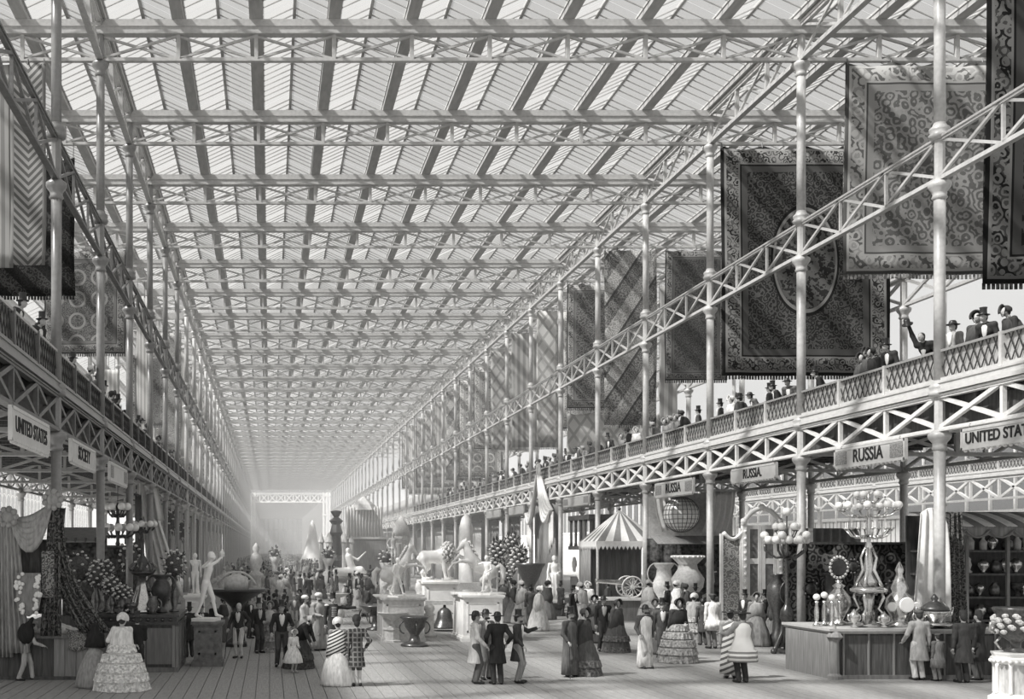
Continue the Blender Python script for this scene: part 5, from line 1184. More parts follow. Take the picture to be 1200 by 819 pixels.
t_ = thing('cloth_partition', 'dim figured cloth screen behind the flower vases on the left', 'screen', (-8.6, 48.0, 0)); drape(t_, 'cloth', PATT, lambda a, b: (3.1*a, .06*math.sin(40*a), 3.2*b), 40, 3); MB().box(-.05,-.05,3.2,3.15,.08,3.3).obj('rail', WOOD_D, t_)
for i in range(5): MB().box(-.38+i*.32, -.02, 3.36, -.34+i*.32, .95, 3.5).obj('roof_batten', WOOD_D, t)
# hangings and stands under the left gallery further along
for i in range(8):
    Y = YK(3)+i*BAY+2; t = thing('bay_curtain', f'dark striped curtain under the left gallery, {nth(i)} beyond the white drapery', 'curtain', (XL-.9, Y, 0), group='left bay curtains')
    drape(t, 'cloth', (DARKC, MIDC)[i % 2], lambda a, b: (.05*math.sin(30*a), 3.6*a, 5.6*b), 24, 3, (.03, 0, 0)); MB().box(-.05, -.1, 5.6, .08, 3.7, 5.7).obj('rail', WOOD_D, t)
for i in range(9):
    Y = YK(7)+i*BAY+1.5; t = thing('bay_curtain', f'grey striped curtain under the right gallery, {nth(i)} beyond the flower stands', 'curtain', (XR+1.2, Y, 0), group='right bay curtains')
    drape(t, 'cloth', (MIDC, STRIPE_D, STONE)[i % 3], lambda a, b: (.05*math.sin(30*a), 4.2*a, 5.4*b), 24, 3, (.03, 0, 0)); MB().box(-.05, -.1, 5.4, .08, 4.3, 5.5).obj('rail', WOOD_D, t)

# distant monuments
p = ground(366, 668); t = thing('crystal_fountain', 'distant tapering white crystal fountain', 'fountain', (at(366, 660, 165).x, 165, 0))
MB().lathe([(2.3,0),(2.0,1),(1.4,2.3),(.95,3.8),(.6,5.6),(.42,6.6),(.2,7.0),(.05,7.3)], n=16, wob=lambda a, u: .12*math.sin(8*a)).obj('jet_tower', WHITE, t, True); MB().lathe([(3,0),(3,.5),(2.8,.6)], n=20).obj('basin', WHITE, t)
t = thing('gothic_monument', 'slender dark pinnacled monument on a buttressed base', 'monument', (at(394, 690, 95).x, 95, 0))
MB().lathe([(1.2,0),(1.2,2.2),(.5,2.6),(.4,4.2),(.55,4.5),(.35,5.2),(.6,5.5),(.2,5.8),(.5,6.3),(.1,6.4)], n=8).obj('shaft', BRONZE, t)
for i in range(6):
    a = i*PI/3; MB().lathe([(.22,0),(.2,3.6),(.28,3.7),(.03,4.5)], n=6).obj('pinnacle', STONE, t, loc=(1.25*math.cos(a), 1.25*math.sin(a), 0))
t = thing('organ_case', 'tall fluted organ-like case with crested top', 'organ', (at(428, 690, 120).x, 122, 0))
MB().box(-1.9, -1, 0, 1.9, 1, 4.2).obj('base', STONE, t)
for i in range(12): MB().lathe([(.15,4.2),(.15,7.4),(.05,7.7)], n=8).obj('pipe', CREAM, t, True, loc=(-1.75+i*.32, -.9, 0))
MB().box(-1.9, -.7, 4.2, 1.9, 1, 7.3).obj('case', STONE, t); MB().lathe([(1.6,0),(1.2,.6),(.1,1.5)], n=6).obj('crest', STONE, t, loc=(0, 0, 7.3))
t = thing('domed_kiosk', 'dark arcaded kiosk with rounded dome past the lion', 'kiosk', (at(470, 680, 85).x, 85, 0))
MB().lathe([(.6,0),(.6,3.6),(.7,3.8),(.7,4.1)], n=8).obj('body', STONE, t); MB().lathe([(.66,4.1),(.6,4.7),(.35,5.2),(.05,5.6)], n=12).obj('dome', STONE, t, True)
for i in range(8): MB().lathe([(.1,.3),(.1,3.5)], n=6).obj('pilaster', STONE, t, loc=(.62*math.cos(i*PI/4+.39), .62*math.sin(i*PI/4+.39), 0))
t = thing('white_pylon', 'tall rounded pale pylon beyond the lion', 'monument', (at(546, 640, 76).x, 76, 0)); MB().lathe([(.9,0),(.9,.4),(.5,.6),(.45,4.6),(.3,5.2),(.05,5.5)], n=14).obj('shaft', CREAM, t, True); MB().box(-.8,-.8,0,.8,.8,.9).obj('block', STONE, t)
t = thing('dark_hoarding', 'dim square screen wall below the organ-like case', 'screen', (at(424, 690, 100).x, 100, 0)); MB().box(-1.4, -.2, 0, 2.2, .2, 4.0).obj('panel', MIDC, t); MB().box(-1.5,-.25,4,2.3,.25,4.2).obj('cornice', STONE, t)
t = thing('round_plinth', 'broad round pale plinth beneath the seated marble group', 'plinth', (at(411, 695, 72).x, 72, 0)); MB().lathe([(1.15,0),(1.15,.15),(1.0,.25),(1.0,1.1),(1.25,1.3),(1.3,1.45)], n=26).obj('drum', STONE, t)
for i, (px, Y, h_) in enumerate(((385, 88, 3.2), (453, 74, 3.0), (322, 96, 3.3))):
    t = thing('planted_vase', f'{["round-topped", "tall", "pale"][i]} planted vase among the distant crowd', 'vase', (at(px, 690, Y).x, Y, 0), group='distant planted vases'); MB().lathe([(.45,0),(.45,1.3),(.2,1.5),(.3,h_*.6),(.5,h_*.75)], n=10).obj('vase', STONE, t, True); flowers(t, (0, 0, h_*.85), .5, 16, .1, seed=60+i)
t = thing('statue_pillar', 'pale pillar carrying the dim standing bronze figure', 'pedestal', (at(461, 680, 66).x, 66, 0)); MB().lathe([(.5,0),(.5,.3),(.38,.4),(.36,1.8),(.48,1.95),(.48,2.1)], n=12).obj('pillar', STONE, t)

# ------------------------------------------------------------------ marble figures and animals
def statue_figure(P, label, loc, rz, m=WHITE, scale=1.0, name='nude_statue', drapery=None, h=.022, cat='statue', group=None, base=.06):
    J = skeleton(P); t = thing(name, label, cat, loc, rz, group, scale)
    pr = body_prims(J) + [('e', J['hd']+Vector((0, .02, .02)), (.09, .095, .11))]
    if P.get('tree'): pr += [('c', (.1, .22, 0), (.06, .16, .75), .09, .07)]
    me = blob_mesh('figure', pr, h, m, .025, extra=lambda b: [fingers(b, J['ha'+n], J['el'+n], n=5) for n in 'RL']); link('figure', me, t, (0, 0, base))
    MB().box(-.32, -.3, 0, .32, .3, base+.02).obj('base_slab', m, t)
    if drapery == 'robe':
        MB().lathe([(.25, .02), (.26, .3), (.23, .6), (.2, .85), (.22, 1.02), (.13, 1.1)], (0, .01, base), 40, wob=lambda a, u: .1*math.sin(9*a+2*u)+.04*math.sin(17*a), sy=.8).obj('drapery', m, t, True)
    elif drapery == 'kilt': MB().lathe([(.2, .62), (.19, .8), (.15, 1.02)], (0, .01, base), 30, wob=lambda a, u: .08*math.sin(10*a), sy=.85).obj('kilt', m, t, True)
    if P.get('hold'):
        J_ = J['ha'+P['hold']]; MB().ball(J_+Vector((.05, 0, .1+base)), .07, 8, 6).tube([J_+Vector((0, 0, base)), J_+Vector((.08, 0, .2+base))], .03, 6).obj('held_bird', m, t, True)
    return t
statue_figure(dict(side=-.0, lean=.2, armL=(.72, -.12, 1.62), armR=(.55, -.2, 1.55), hintL=(0, 0, -1), stride=.26, stance=.07, hold='L'), 'white striding nude leaning forward with one arm raised to the right', (XN-.05, YN-.1, 1.2), math.radians(75), scale=1.04)
statue_figure(dict(armL='down', armR='cheek', stance=.06, tree=1), 'small white standing nude on the white pedestal behind the striding one', (PS[2], PS[1], 1.5), 0, scale=.82)
statue_figure(dict(armR=(.32, -.2, .85), armL=(.1, -.2, 1.1), stance=.06), 'white draped standing figure on the dark block left of the tent', (XD, YD, .62), 0, scale=1.22, drapery='robe', name='draped_statue')
def spheres(*a): return [('e', c, r) for c, r in a]
HMARB = mat('greyed_marble', .6, .5, .12, 4)
def horse(label, loc, rz, flip=1):
    """rearing horse seen from the side: length along +x, head at +x"""
    t = thing('rearing_horse', label, 'statue', loc, rz, 'rearing horse groups'); f = flip
    V_ = lambda x, y, z: Vector((x, y*f, z))
    pr = [('c', V_(-.46, 0, .78), V_(-.05, 0, 1.0), .26, .23), ('c', V_(-.05, 0, 1.0), V_(.24, 0, 1.30), .23, .24), ('c', V_(.30, 0, 1.42), V_(.42, 0, 1.84), .22, .135), ('c', V_(.42, 0, 1.84), V_(.50, 0, 1.94), .13, .11), ('c', V_(.50, 0, 1.93), V_(.76, .02, 1.64), .115, .065), ('e', V_(.57, 0, 1.85), (.12, .08, .13)),
          ('c', V_(.45, .05, 2.0), V_(.45, .06, 2.13), .035, .012), ('c', V_(.45, -.05, 2.0), V_(.45, -.06, 2.13), .035, .012), ('e', V_(-.5, 0, .82), (.28, .25, .28))]
    for s, x2, z2, x3, z3, x4, z4 in ((1, .80, 1.42, .98, 1.14, .86, .92), (-1, .74, 1.22, .98, 1.12, 1.14, .88)):   # forelegs pawing
        pr += [('c', V_(.30, s*.13, 1.20), V_(x2-.1, s*.14, z2), .10, .065), ('c', V_(x2-.1, s*.14, z2), V_(x3, s*.14, z3), .055, .038), ('c', V_(x3, s*.14, z3), V_(x4, s*.14, z4), .036, .045)]
    for s, dx in ((1, .0), (-1, .16)):               # hind legs: thigh, hock behind, shank down
        pr += [('c', V_(-.5+dx*.3, s*.14, .75), V_(-.28+dx, s*.16, .48), .17, .085), ('c', V_(-.28+dx, s*.16, .48), V_(-.56+dx, s*.16, .30), .075, .05), ('c', V_(-.56+dx, s*.16, .30), V_(-.42+dx, s*.16, .07), .045, .035), ('c', V_(-.42+dx, s*.16, .07), V_(-.36+dx, s*.16, .03), .05, .055)]
    link('figure', blob_mesh('figure', pr, .028, HMARB, .05), t, (0, 0, .05))
    tail = MB().tube([V_(-.7, 0, 1.0), V_(-.86, 0, 1.1), V_(-.98, 0, .95), V_(-.98, 0, .6), V_(-.9, 0, .35)], [.06, .1, .12, .1, .03], 8).tube([V_(-.72, .05, 1.0), V_(-.9, .06, 1.0), V_(-1.05, .05, .7), V_(-1.0, .05, .45)], [.05, .08, .08, .02], 7); tail.obj('tail', HMARB, t, True)
    for i in range(8):
        u = i/7; c = V_(.12+.30*u, 0, 1.5+.5*u); MB().tube([c, c+V_(-.1, .1*((-1)**i), .02), c+V_(-.16, .14*((-1)**i), -.12)], [.05, .05, .012], 6).obj('mane_lock', HMARB, t, True)
    MB().box(-1.0, -.5, 0, 1.0, .5, .06).obj('base_slab', WHITE, t)
    return t
horse('white rearing horse with head to the right, left pedestal', (XL_-.05, YL_, 1.5), 0).scale = (.86, .86, .86)
horse('white rearing horse with head to the left, right pedestal', (XR_+.02, YR_, 1.58), PI, -1).scale = (.90, .90, .90)
statue_figure(dict(armL=(.30, -.28, 1.5), armR=(.18, -.05, .9), stride=.3, stance=.1, lean=.08), 'white nude man striding beside the left rearing horse', (XL_-.2, YL_-.78, 1.5), math.radians(50), scale=.74, name='groom_statue')
statue_figure(dict(armR=(.34, -.28, 1.5), armL=(.1, -.2, 1.0), stride=-.26, stance=.1, lean=.08), 'white kilted man holding back the right rearing horse', (XR_+.2, YR_-.78, 1.58), math.radians(-40), scale=.74, name='groom_statue', drapery='kilt')
# lion, head turned to the right with a full mane
t = thing('lion_statue', 'white standing lion with heavy curled mane on the tall middle pedestal', 'statue', (XM_, YM_, 1.85), 0, scale=1.0)
pr = [('c', (-.52, 0, .92), (.2, 0, .95), .25, .28), ('c', (.2, 0, .98), (.42, -.05, 1.12), .3, .26), ('e', (.55, -.08, 1.22), (.17, .17, .19)), ('c', (.62, -.12, 1.2), (.78, -.16, 1.12), .11, .075), ('e', (-.55, 0, .9), (.24, .23, .28))]
for x, y, k in ((-.58, -.14, 1), (-.42, .14, 1), (.22, -.16, 0), (.42, .14, 0)):
    if k: pr += [('c', (x, y, .85), (x+.08, y, .5), .15, .09), ('c', (x+.08, y, .5), (x-.08, y, .3), .08, .06), ('c', (x-.08, y, .3), (x-.02, y, .06), .06, .05), ('e', (x+.06, y, .06), (.12, .08, .06))]
    else: pr += [('c', (x, y, .85), (x+.02, y, .45), .13, .08), ('c', (x+.02, y, .45), (x+.08, y, .07), .075, .06), ('e', (x+.15, y, .06), (.13, .08, .06))]
link('figure', blob_mesh('figure', pr, .03, WHITE, .06), t, (0, 0, .04))
MB().tube([(-.75, 0, 1.05), (-.85, 0, .8), (-.8, 0, .45), (-.7, 0, .3)], [.05, .035, .03, .07], 7).obj('tail', WHITE, t, True); MB().box(-.78, -.42, 0, .78, .42, .06).obj('base_slab', WHITE, t)
rr = random.Random(8); lock = MB().tube([(0,0,0), (.05,.02,-.05), (.02,.0,-.16)], [.08,.07,.015], 6).mesh('mane_lock', STONE, True)
for i in range(60):
    a = i*2.4; u = (i+.5)/60; x = .36+.24*math.cos(PI*u)*.8; r = .20+.13*math.sin(PI*u); o = link('mane_lock', lock, t, (x, -.06+r*math.cos(a), 1.13+r*1.2*math.sin(a))); o.rotation_euler = (a, rr.uniform(-.5, .5), rr.uniform(-.6, .6))
# seated marble pair on the round plinth
t = thing('marble_group', 'white reclining marble group with raised arm on the round plinth', 'statue', (at(411, 680, 72).x, 72, 1.45))
link('figure', blob_mesh('figure', [('c', (-.9, 0, .2), (.6, 0, .3), .28, .3), ('c', (.1, 0, .4), (-.15, 0, 1.2), .25, .22), ('e', (-.18, 0, 1.6), (.14, .14, .18)), ('c', (-.1, 0, 1.25), (.45, 0, 1.0), .1, .07), ('c', (.45, 0, 1.0), (.95, 0, 1.5), .07, .05), ('c', (.3, 0, .3), (.9, 0, .2), .2, .12), ('c', (-.2, 0, 1.3), (-.15, 0, 1.5), .09, .08)], .05, WHITE, .08), t)
statue_figure(dict(armL='up', armR='hip', stance=.08), 'dim standing bronze figure beside the dark kiosk', (at(461, 680, 66).x, 66, 2.1), 0, STONE, scale=1.1, h=.04, name='bronze_statue')

# ------------------------------------------------------------------ visitors standing in the nave
def put(px, pyf, hpx, rz, P, label, hat_h=None, det=0, name='person', X=None, group=None):
    p = ground(px, pyf); Hm = 1.77+{'top': .13, 'pale_top': .12, 'shako': .14, 'feather': .22, 'fez': .08, 'round': .05, 'turban': .06}.get(P.get('hat'), .03)
    if P.get('sex') == 'f': Hm = 1.76
    return person(P, label, p, math.radians(rz), scale=(hpx*p.y/FPX)/Hm, det=det, name=name, group=group)
g_ = NG('plaid_wrap'); PLAID = g_.done(g_.mix(g_.ma('LESS_THAN', g_.ma('MINIMUM', g_.ma('FRACT', g_.ma('MULTIPLY', g_.u, 9.0)), g_.ma('FRACT', g_.ma('MULTIPLY', g_.v, 8.0))), .3), .05, .2)); STRW = carpet_mat('striped_wrap', 1, 2, 'diagonal', .03, .3, .75, sc=6)
def bands(name, lo, hi, f):
    g = NG(name); t_ = g.ma('FRACT', g.ma('MULTIPLY', g.ma('ADD', g.v, g.ma('MULTIPLY', g.u, .5)), f)); return g.done(g.mix(g.ma('LESS_THAN', t_, .45), lo, hi))
STRW = bands('striped_shawl', .7, .04, 11.0); EMB = bands('embroidered_robe', .6, .12, 7.0)
g_ = NG('white_cape'); WCAPE = g_.done(g_.mix(g_.ma('MULTIPLY', g_.ma('LESS_THAN', g_.v, .82), g_.ma('GREATER_THAN', g_.ma('FRACT', g_.ma('MULTIPLY', g_.v, 9.0)), .5)), .8, .25))
CAST = [
 (30, 797, 70, 100, dict(coat=.5, legs=.45, lean=.35, armL=(.14, -.5, 1.15), armR=(.14, -.5, 1.15), hem=.85, flare=.16, stride=.2, front=0), 'shopman in light clothes leaning over the low counter at the left edge'),
 (112, 805, 76, 165, dict(sex='f', hat='mantilla', coat=.03, legs=.32, skirt_r=.5, armL='front', armR='front', bustle=.1), 'woman in black lace mantilla and pale striped skirt by the low counter'),
 (143, 808, 88, 178, dict(sex='f', hat='white_bonnet', coat=.7, legs=.66, skirt_r=.62, flounces=5, armL='arm', armR='front', shawl=.7, shawl_len=.7, bustle=.12), 'woman from behind in white flounced dress and white bonnet'),
 (161, 798, 84, 185, dict(hat='top', coat=.03, legs=.05, armL='back', armR='front'), 'man in black coat standing right of the white flounced dress'),
 (222, 770, 66, 200, dict(hat='top', coat=.05, legs=.07, armR='front'), 'man in dark coat between dark counter and striding nude statue'),
 (236, 768, 64, 10, dict(hat='top', coat=.04, legs=.05, shirt=.6), 'top hatted man looking out beside the small nude statue'),
 (280, 771, 66, -15, dict(coat=.05, legs=.55, breeches=.42, grey=1, armR='hold', cane='R', armL='hip', shirt=.7, hem=.55), 'man with cane, pale breeches and open dark coat by the flat basin'),
 (303, 765, 66, 30, dict(hat='top', coat=.04, legs=.06, armL='front', shirt=.5), 'top hatted man left of the couple arm in arm, dark clothes'),
 (316, 763, 58, 10, dict(sex='f', hat='bonnet', coat=.25, legs=.2, flounces=3, shawl=.45), 'woman in grey ruffled dress behind the front-facing white-shirted man'),
 (330, 781, 80, 5, dict(hat='top', coat=.035, legs=.09, armR='hold', armL='arm', hem=.8, flare=.17, shirt=.85, stance=.13), 'man facing forward in black tailcoat with bright shirt front'),
 (352, 783, 66, 60, dict(sex='f', hat='bonnet', coat=.04, legs=.06, lean=.55, flounces=4, shawl=.02, shawl_len=.8, armL=(.1, -.5, .95), armR=(.1, -.45, .95), bustle=.16, skirt_r=.5), 'woman in black cape stooping over a white-dressed child'),
 (344, 788, 50, 40, dict(sex='f', hat='white_bonnet', coat=.75, legs=.75, skirt_r=.4, skirt_hem=.4, armL='front'), 'small child in white dress under the stooping woman'),
 (357, 762, 66, 75, dict(hat='turban', coat=.5, legs=.3, robe=.6, beard=1, armR='front', armL='front'), 'bearded man in pale robe and white turban, left of the turbaned pair'),
 (373, 762, 69, 35, dict(hat='turban', coat=.35, legs=.3, robe=.4, robe_r=.3, beard=1, armR='front'), 'bearded man in grey robe and turban beside the pointing soldier'),
 (390, 764, 72, 15, dict(hat='shako', coat=.05, legs=.06, epaulets=1, armL='point', armR='down', hem=.55, flare=.24, front=0), 'soldier in braided dark tunic and shako pointing to the right'),
 (396, 803, 78, 178, dict(sex='f', hat='white_bonnet', coat=.3, legs=.7, skirt_r=.44, shawl=.5, shawl_mat=STRW, shawl_len=.62, armL='front', armR='front'), 'woman from behind in dark striped shawl and white skirt'),
 (418, 804, 90, 190, dict(hat='feather', coat_mat=PLAID, legs=.12, hem=.5, flare=.23, armR='hip', breeches=.4, front=0), 'highlander from behind in plaid and tall feathered bonnet'),
 (557, 801, 87, 90, dict(hat='round', coat=.62, legs=.12, hem=.5, flare=.23, armR='hold', armL='down'), 'man in long pale overcoat, leftmost of the four talking men'),
 (569, 796, 84, 20, dict(hat='round', coat=.2, legs=.3, hem=.5, flare=.22, armL='down', beard=1), 'man in grey coat and upturned hat between pale and black coats'),
 (583, 802, 87, 185, dict(hat='round', coat=.03, legs=.05, hem=.52, flare=.22, armL='hip', armR='hip'), 'man from behind in black frock coat with hands forward'),
 (607, 800, 88, 65, dict(hat='top', coat=.06, legs=.3, hem=.55, flare=.23, armL=(.35, -.42, 1.38), armR='hold', beard=1), 'bearded top hatted man gesturing with raised hand, coat over one arm'),
 (668, 793, 84, 35, dict(hat='top', coat=.07, legs=.1, robe=.12, robe_r=.25, armR='hold', cane='R', beard=1), 'top hatted man in long dark gown with stick, walking with a lady'),
 (685, 791, 78, 40, dict(sex='f', hat='dark_bonnet', coat=.05, legs=.12, flounces=5, shawl=.07, shawl_len=.7, armL='arm'), 'lady in dark shawl and flounced skirt on the gowned man\'s arm'),
 (707, 763, 66, 0, dict(hat='round', coat=.05, legs=.06, shirt=.6, armL='arm', stance=.13), 'man with white shirt front leading a dark-dressed lady'),
 (723, 764, 61, 30, dict(sex='f', hat='dark_bonnet', coat=.12, legs=.12, flounces=3, shawl=.08, shawl_len=.75), 'dark-dressed lady right of the man with white shirt front'),
 (696, 753, 55, 0, dict(sex='f', hat='dark_bonnet', coat=.1, legs=.14, shawl=.1), 'dim lady behind the strolling couple near the cannon'),
 (756, 783, 76, 15, dict(hat='round', coat=.1, legs=.5, robe=.75, robe_r=.24, robe_hem=.04, armR='hold', beard=1), 'bearded man in white ankle robe under an open dark coat'),
 (767, 766, 64, 0, dict(sex='f', hat='bonnet', coat=.2, legs=.2), 'lady peering between the white-robed man and a top hatted man'),
 (776, 773, 74, -5, dict(hat='top', coat=.08, legs=.1, shirt=.75, stance=.1), 'top hatted man with pale waistcoat arm in arm with ruffled lady'),
 (795, 776, 74, 10, dict(sex='f', hat='dark_bonnet', coat=.05, legs=.26, flounces=5, skirt_r=.52, shawl=.03, shawl_len=.5, armL='front'), 'lady in black bodice and wide ruffled grey skirt'),
 (813, 752, 56, 150, dict(sex='f', hat='white_bonnet', coat=.3, legs=.28, flounces=3, shawl=.35), 'lady in pale ruffled dress and white bonnet near the column'),
 (824, 756, 56, 170, dict(hat='round', coat=.08, legs=.1, hem=.5), 'man from behind in long dark coat beside the white cloak'),
 (835, 760, 66, 185, dict(hat='cap', coat=.7, legs=.2, robe=.75, robe_hem=.62, robe_r=.26), 'man from behind in short white cloak and grey trousers'),
 (856, 795, 82, 160, dict(hat='wide', coat=.3, legs=.5, robe_mat=EMB, robe=.5, robe_r=.26, robe_hem=.12), 'figure in long banded wrap and wide dark hat'),
 (870, 800, 86, 185, dict(hat='wide', coat=.3, legs=.05, robe_mat=WCAPE, robe=.8, robe_r=.36, robe_hem=.52, armL=(.4, -.3, 1.2)), 'broad figure from behind in white embroidered cape and dark skirt'),
 (1077, 797, 84, 180, dict(hat='cap', coat=.42, legs=.62, hem=.5, flare=.24, armR='down', armL='hold', beard=1), 'man in light coat and pale trousers viewing the right counter'),
 (1099, 798, 57, 190, dict(hat='cap', coat=.2, legs=.3, robe=.25, robe_hem=.5, robe_r=.28), 'child in tasselled cloak and cap beside the light-coated man'),
 (1129, 800, 87, 175, dict(hat='fez', coat=.08, legs=.06, hem=.5, flare=.22, armR='front'), 'man from behind in dotted dark coat and soft cap at the counter'),
 (1147, 797, 84, 210, dict(hat='fez', coat=.05, legs=.12, hem=.5, flare=.24, armR='front', beard=1), 'man in dark flared coat right of the dotted coat'),
]
for i, (px, py, hp, rz, P, lab) in enumerate(CAST):
    put(px, py, hp, rz, P, lab, det=0)
# dark bundle slung on the shopman's shoulder
o = blob_mesh('satchel', [('e', (0, 0, 0), (.2, .16, .26)), ('c', (0, 0, .1), (.15, 0, .35), .08, .05)], .03, tone(.03)); q = link('satchel', o, None, (at(31, 742, 27.0).x, 26.95, at(31, 742, 27.0).z)); tag(q, 'dark coat bundled over the shoulder of the leaning shopman', 'bundle')

# prototypes for the many
PRO = []
specs = [dict(hat='top', coat=.04, legs=.07, armL='front'), dict(sex='f', hat='bonnet', coat=.3, legs=.35, flounces=3, shawl=.4), dict(hat='top', coat=.1, legs=.16, armR='front', shirt=.8), dict(sex='f', hat='dark_bonnet', coat=.06, legs=.14, shawl=.08),
         dict(hat='round', coat=.3, legs=.2), dict(sex='f', hat='white_bonnet', coat=.6, legs=.6, shawl=.65), dict(hat='top', coat=.04, legs=.3, armL='hip', shirt=.8), dict(hat='pale_top', coat=.18, legs=.4, armR='hold')]
specs += [dict(hat='top', coat=.05, legs=.07, lean=.42, armL='rail', armR='rail'), dict(sex='f', hat='bonnet', coat=.22, legs=.3, lean=.34, shawl=.25, armL='rail', armR='rail'), dict(hat='round', coat=.14, legs=.2, lean=.5, armL='rail', armR='rail'), dict(sex='f', hat='dark_bonnet', coat=.05, legs=.1, lean=.3, shawl=.06, armL='rail', armR='rail')]
short = ['black-coated man', 'grey-shawled woman', 'charcoal-coated man', 'dark-dressed woman', 'round-hatted man', 'pale-dressed woman', 'tailcoated man', 'light-hatted man']
words = ['man in black coat and top hat', 'woman in grey dress and shawl', 'man in charcoal coat', 'woman in dark dress and bonnet', 'man in grey coat and round hat', 'woman in pale dress, white bonnet', 'tailcoated man in light trousers', 'man in grey with light hat', 'leaning top-hatted man', 'leaning grey-shawled woman', 'low-leaning round-hatted man', 'leaning dark-shawled woman']
def proto(det, park):
    return [person(s, words[i], (park+i*.9, -8-det, 0), 0, det=det) for i, s in enumerate(specs)]
MID = proto(1, -30); FARP = proto(2, -30)
used = set()
def place(i, x, y, z, rz, label, group, det=1, sc=1.0):
    src = (MID if det == 1 else FARP)[i]
    if (det, i) not in used:
        used.add((det, i)); src.location = (x, y, z); src.rotation_euler.z = rz; src['label'] = label; src['group'] = group; src.scale = (sc,)*3; return src
    return dup(src, (x, y, z), label, rz, group, sc)
WH = [('behind the pointing soldier', 395), ]
midlist = [  # px, feet y, height px, proto, where
 (250, 757, 56, 0, 'right of the striding nude statue'), (262, 752, 52, 3, 'under the flat basin, left side'), (292, 748, 50, 0, 'just right of the man with the cane'), (299, 742, 45, 1, 'behind the flat basin'), (310, 741, 46, 2, 'in the crowd above the couple'), (322, 740, 45, 3, 'left of the front-facing man, further back'),
 (333, 741, 45, 0, 'right behind the front-facing man'), (345, 738, 44, 7, 'behind the stooping woman'), (306, 728, 36, 0, 'fourth from the flat basin in the rear line'), (315, 726, 35, 0, 'fifth from the flat basin in the rear line'), (324, 727, 36, 4, 'sixth from the flat basin in the rear line'), (334, 728, 38, 0, 'seventh from the flat basin in the rear line'),
 (350, 727, 36, 3, 'left of the white-turbaned pair, further back'), (360, 722, 32, 2, 'above the white turbans'), (286, 733, 40, 3, 'behind the cane man'), (275, 735, 42, 1, 'left behind the cane man'),
 (602, 730, 50, 3, 'below the great basin, left end'), (612, 731, 50, 1, 'below the great basin'), (622, 734, 50, 2, 'below the great basin, under its stem'), (632, 739, 52, 5, 'below the right end of the great basin'), (641, 726, 45, 3, 'left of the draped statue'), (672, 735, 50, 0, 'right of the dark statue block'), (681, 733, 50, 1, 'under the lidded white vessel'), (690, 732, 50, 5, 'left of the gun platform'), (742, 722, 46, 3, 'right end of the gun platform'), (749, 726, 48, 0, 'beside the tent pole'), (760, 730, 50, 1, 'below the small kiosk'), (770, 728, 48, 3, 'below the left great vase'),
 (782, 733, 52, 0, 'between the great vases'), (792, 733, 52, 5, 'under the larger great vase'), (803, 738, 54, 3, 'below the serpent handle'), (815, 735, 52, 0, 'near the foot of the second full column'), (846, 742, 54, 0, 'before the carved screen, left leaf'), (862, 742, 52, 4, 'before the carved screen, middle'), (873, 750, 60, 0, 'before the carved screen, right leaf'), (886, 757, 62, 1, 'before the carved screen, ruffled'), (897, 750, 60, 0, 'left of the floor candelabrum'),
 (908, 752, 58, 3, 'beside the slim amphora'), (935, 752, 50, 0, 'right behind the floor candelabrum'), (945, 748, 50, 0, 'below the handled urn'),
 (540, 735, 40, 4, 'between the bell and the right pedestal'), (528, 716, 30, 0, 'behind the lion pedestal'), (470, 705, 24, 3, 'behind the left pedestal'), (452, 716, 30, 1, 'beyond the cast fountain'), (432, 722, 34, 3, 'left of the cast fountain'), (420, 716, 30, 1, 'right of the small tazza'), (410, 712, 28, 0, 'behind the small tazza'), (404, 708, 24, 5, 'below the round plinth'), (442, 706, 24, 4, 'right of the round plinth'), (590, 722, 42, 3, 'right of the right-hand horse pedestal'), (657, 722, 42, 0, 'close by the draped statue'), (712, 722, 40, 3, 'left of the gun barrel')]
rr = random.Random(21)
for i, (px, py, hp, k, wh) in enumerate(midlist):
    p = ground(px, py); s = (hp*p.y/FPX)/(1.88 if k in (0, 2, 6, 7) else 1.76); place(k, p.x, p.y, 0, rr.uniform(-PI, PI), f'{words[k]}, {wh}', 'visitors in the middle distance', 1, s)
# far crowd: a thick throng left of the axis down the nave
pts = []
tries = 0
while len(pts) < 190 and tries < 20000:
    tries += 1
    Y = 62+rr.random()**1.6*120; px = rr.uniform(262, 470) if Y > 75 else rr.uniform(280, 440)
    x = (px-VX)*Y/FPX
    if not (XL+.6 < x < XR-.8): continue
    if any((x-a)**2+(Y-b)**2 < .5 for a, b in pts): continue
    if abs(x-at(411,0,72).x) < 1.8 and abs(Y-72) < 2: continue
    pts.append((x, Y))
pts.sort(key=lambda q: q[1])
for i, (x, Y) in enumerate(pts):
    k = rr.choice((0, 1, 2, 3, 0, 5, 5, 7, 1)); place(k, x, Y, 0, rr.uniform(-PI, PI), f'{short[k]} in the distant nave crowd, {nth(i)} from the front', 'distant crowd in the nave', 2, rr.uniform(.92, 1.04))
cr = MB()
for i in range(900):
    Y = 150+rr.random()*170; px = rr.uniform(VX+(XL+.8)*FPX/Y, min(VX+9*FPX/Y, 400)); x = (px-VX)*Y/FPX; s_ = rr.uniform(.9, 1.05)
    if x > XR-1 or (x-at(366, 0, 165).x)**2+(Y-165)**2 < 14: continue
    cr.lathe([(.28*s_, 0), (.2*s_, .9*s_), (.24*s_, 1.3*s_), (.07*s_, 1.48*s_), (.11*s_, 1.62*s_), (.05*s_, 1.8*s_)], (x, Y, 0), 6)
tag(cr.obj('crowd', mat('crowd_cloth', .28, .9, .8, 1.2)), 'dense indistinct crowd at the far end of the nave', 'crowd', kind='stuff')

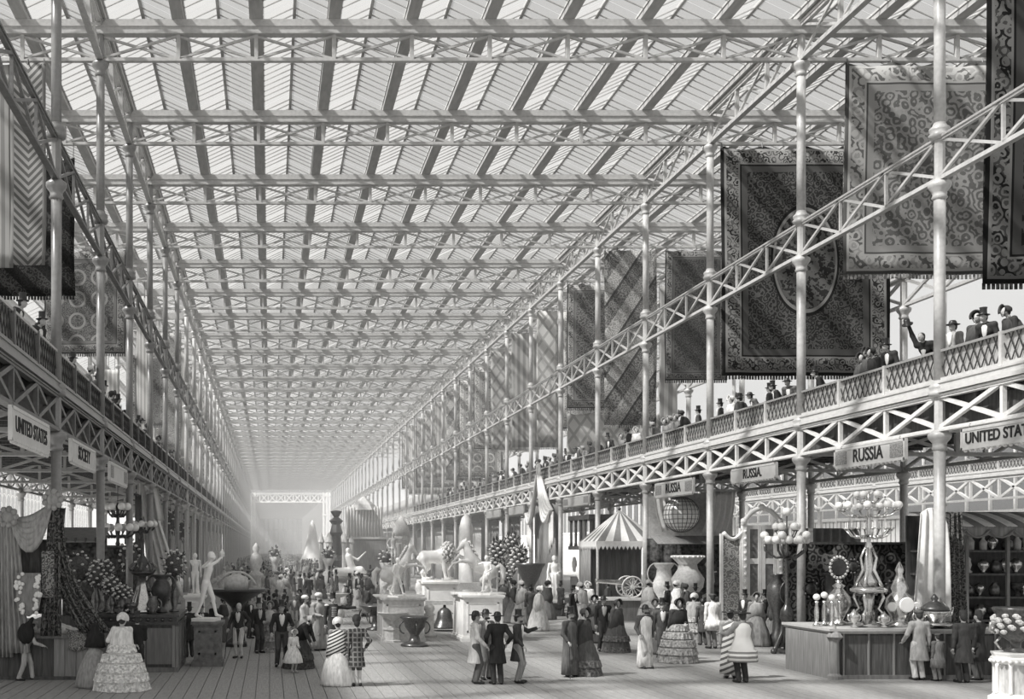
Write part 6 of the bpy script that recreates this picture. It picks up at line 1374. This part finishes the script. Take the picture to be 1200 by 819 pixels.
# visitors leaning on the gallery rails
gx = [1185, 1160, 1145, 1127, 1050, 1031, 1017, 1006, 965, 926, 914, 899, 885, 873, 866, 855, 844, 817, 806, 799, 789, 781, 773, 747, 741, 729, 719, 707, 695, 686, 681, 676]
x_ = 670
while x_ > 520: x_ -= rr.uniform(2.6, 6.5); gx.append(x_)
n = 0
for i, px in enumerate(gx):
    X = XR+.55; Y = X*FPX/(px-VX)
    if min(abs(Y-YK(k)) for k in range(NB)) < .3: Y += .5
    k = rr.choice((0, 8, 9, 10, 11, 3, 8, 9, 2, 11, 5)) if i > 3 else (11, 8, 3, 4)[i]
    s = rr.uniform(.94, 1.04); lean = 0
    place(k, X+rr.uniform(-.05, .15), Y, ZG1+.12, -PI/2+rr.uniform(-.7, .7), f'{words[k]} at right gallery rail, {nth(i)} from the near end', 'visitors along the right gallery rail', 1 if Y < 60 else 2, s)
WP = dict(coat=.04, legs=.1, lean=.6, armR=(.3, -.1, 1.95), armL='rail'); wl_ = Vector((XR+.5, (XR+.5)*FPX/(1090-VX), ZG1+.12)); wr = math.radians(-60)
person(WP, 'man leaning out over the right gallery rail waving his hat', wl_, wr, det=1)
hp_ = wl_+Matrix.Rotation(wr, 3, 'Z') @ skeleton(WP)['haR']
q = MB().lathe([(.13,0),(.135,.015),(.08,.02),(.075,.15),(.01,.152)], n=14).obj('top_hat', HATB, None, True); q.location = hp_+Vector((-.03, 0, .03)); q.rotation_euler = (.4, -.5, 0); tag(q, 'black top hat held up by the man waving over the rail', 'hat')
lx = [12, 38, 46, 85, 98, 103, 122, 131, 138, 144, 157, 162, 168, 181, 186, 196, 200, 205, 214, 220, 226]
for i, px in enumerate(lx):
    X = XL-.5; Y = X*FPX/(px-VX); k = rr.choice((8, 9, 10, 11, 0, 3)) if i > 1 else 8
    place(k, X, Y, ZG1+.12, PI/2+rr.uniform(-.7, .7), f'{words[k]} at left gallery rail, {nth(i)} from the near end', 'visitors along the left gallery rail', 1 if Y < 50 else 2, rr.uniform(.95, 1.05))

for det, lst in ((1, MID), (2, FARP)):               # kinds of visitor not needed at this distance
    for i, o in enumerate(lst):
        if (det, i) not in used:
            for c in list(o.children): bpy.data.objects.remove(c)
            bpy.data.objects.remove(o)
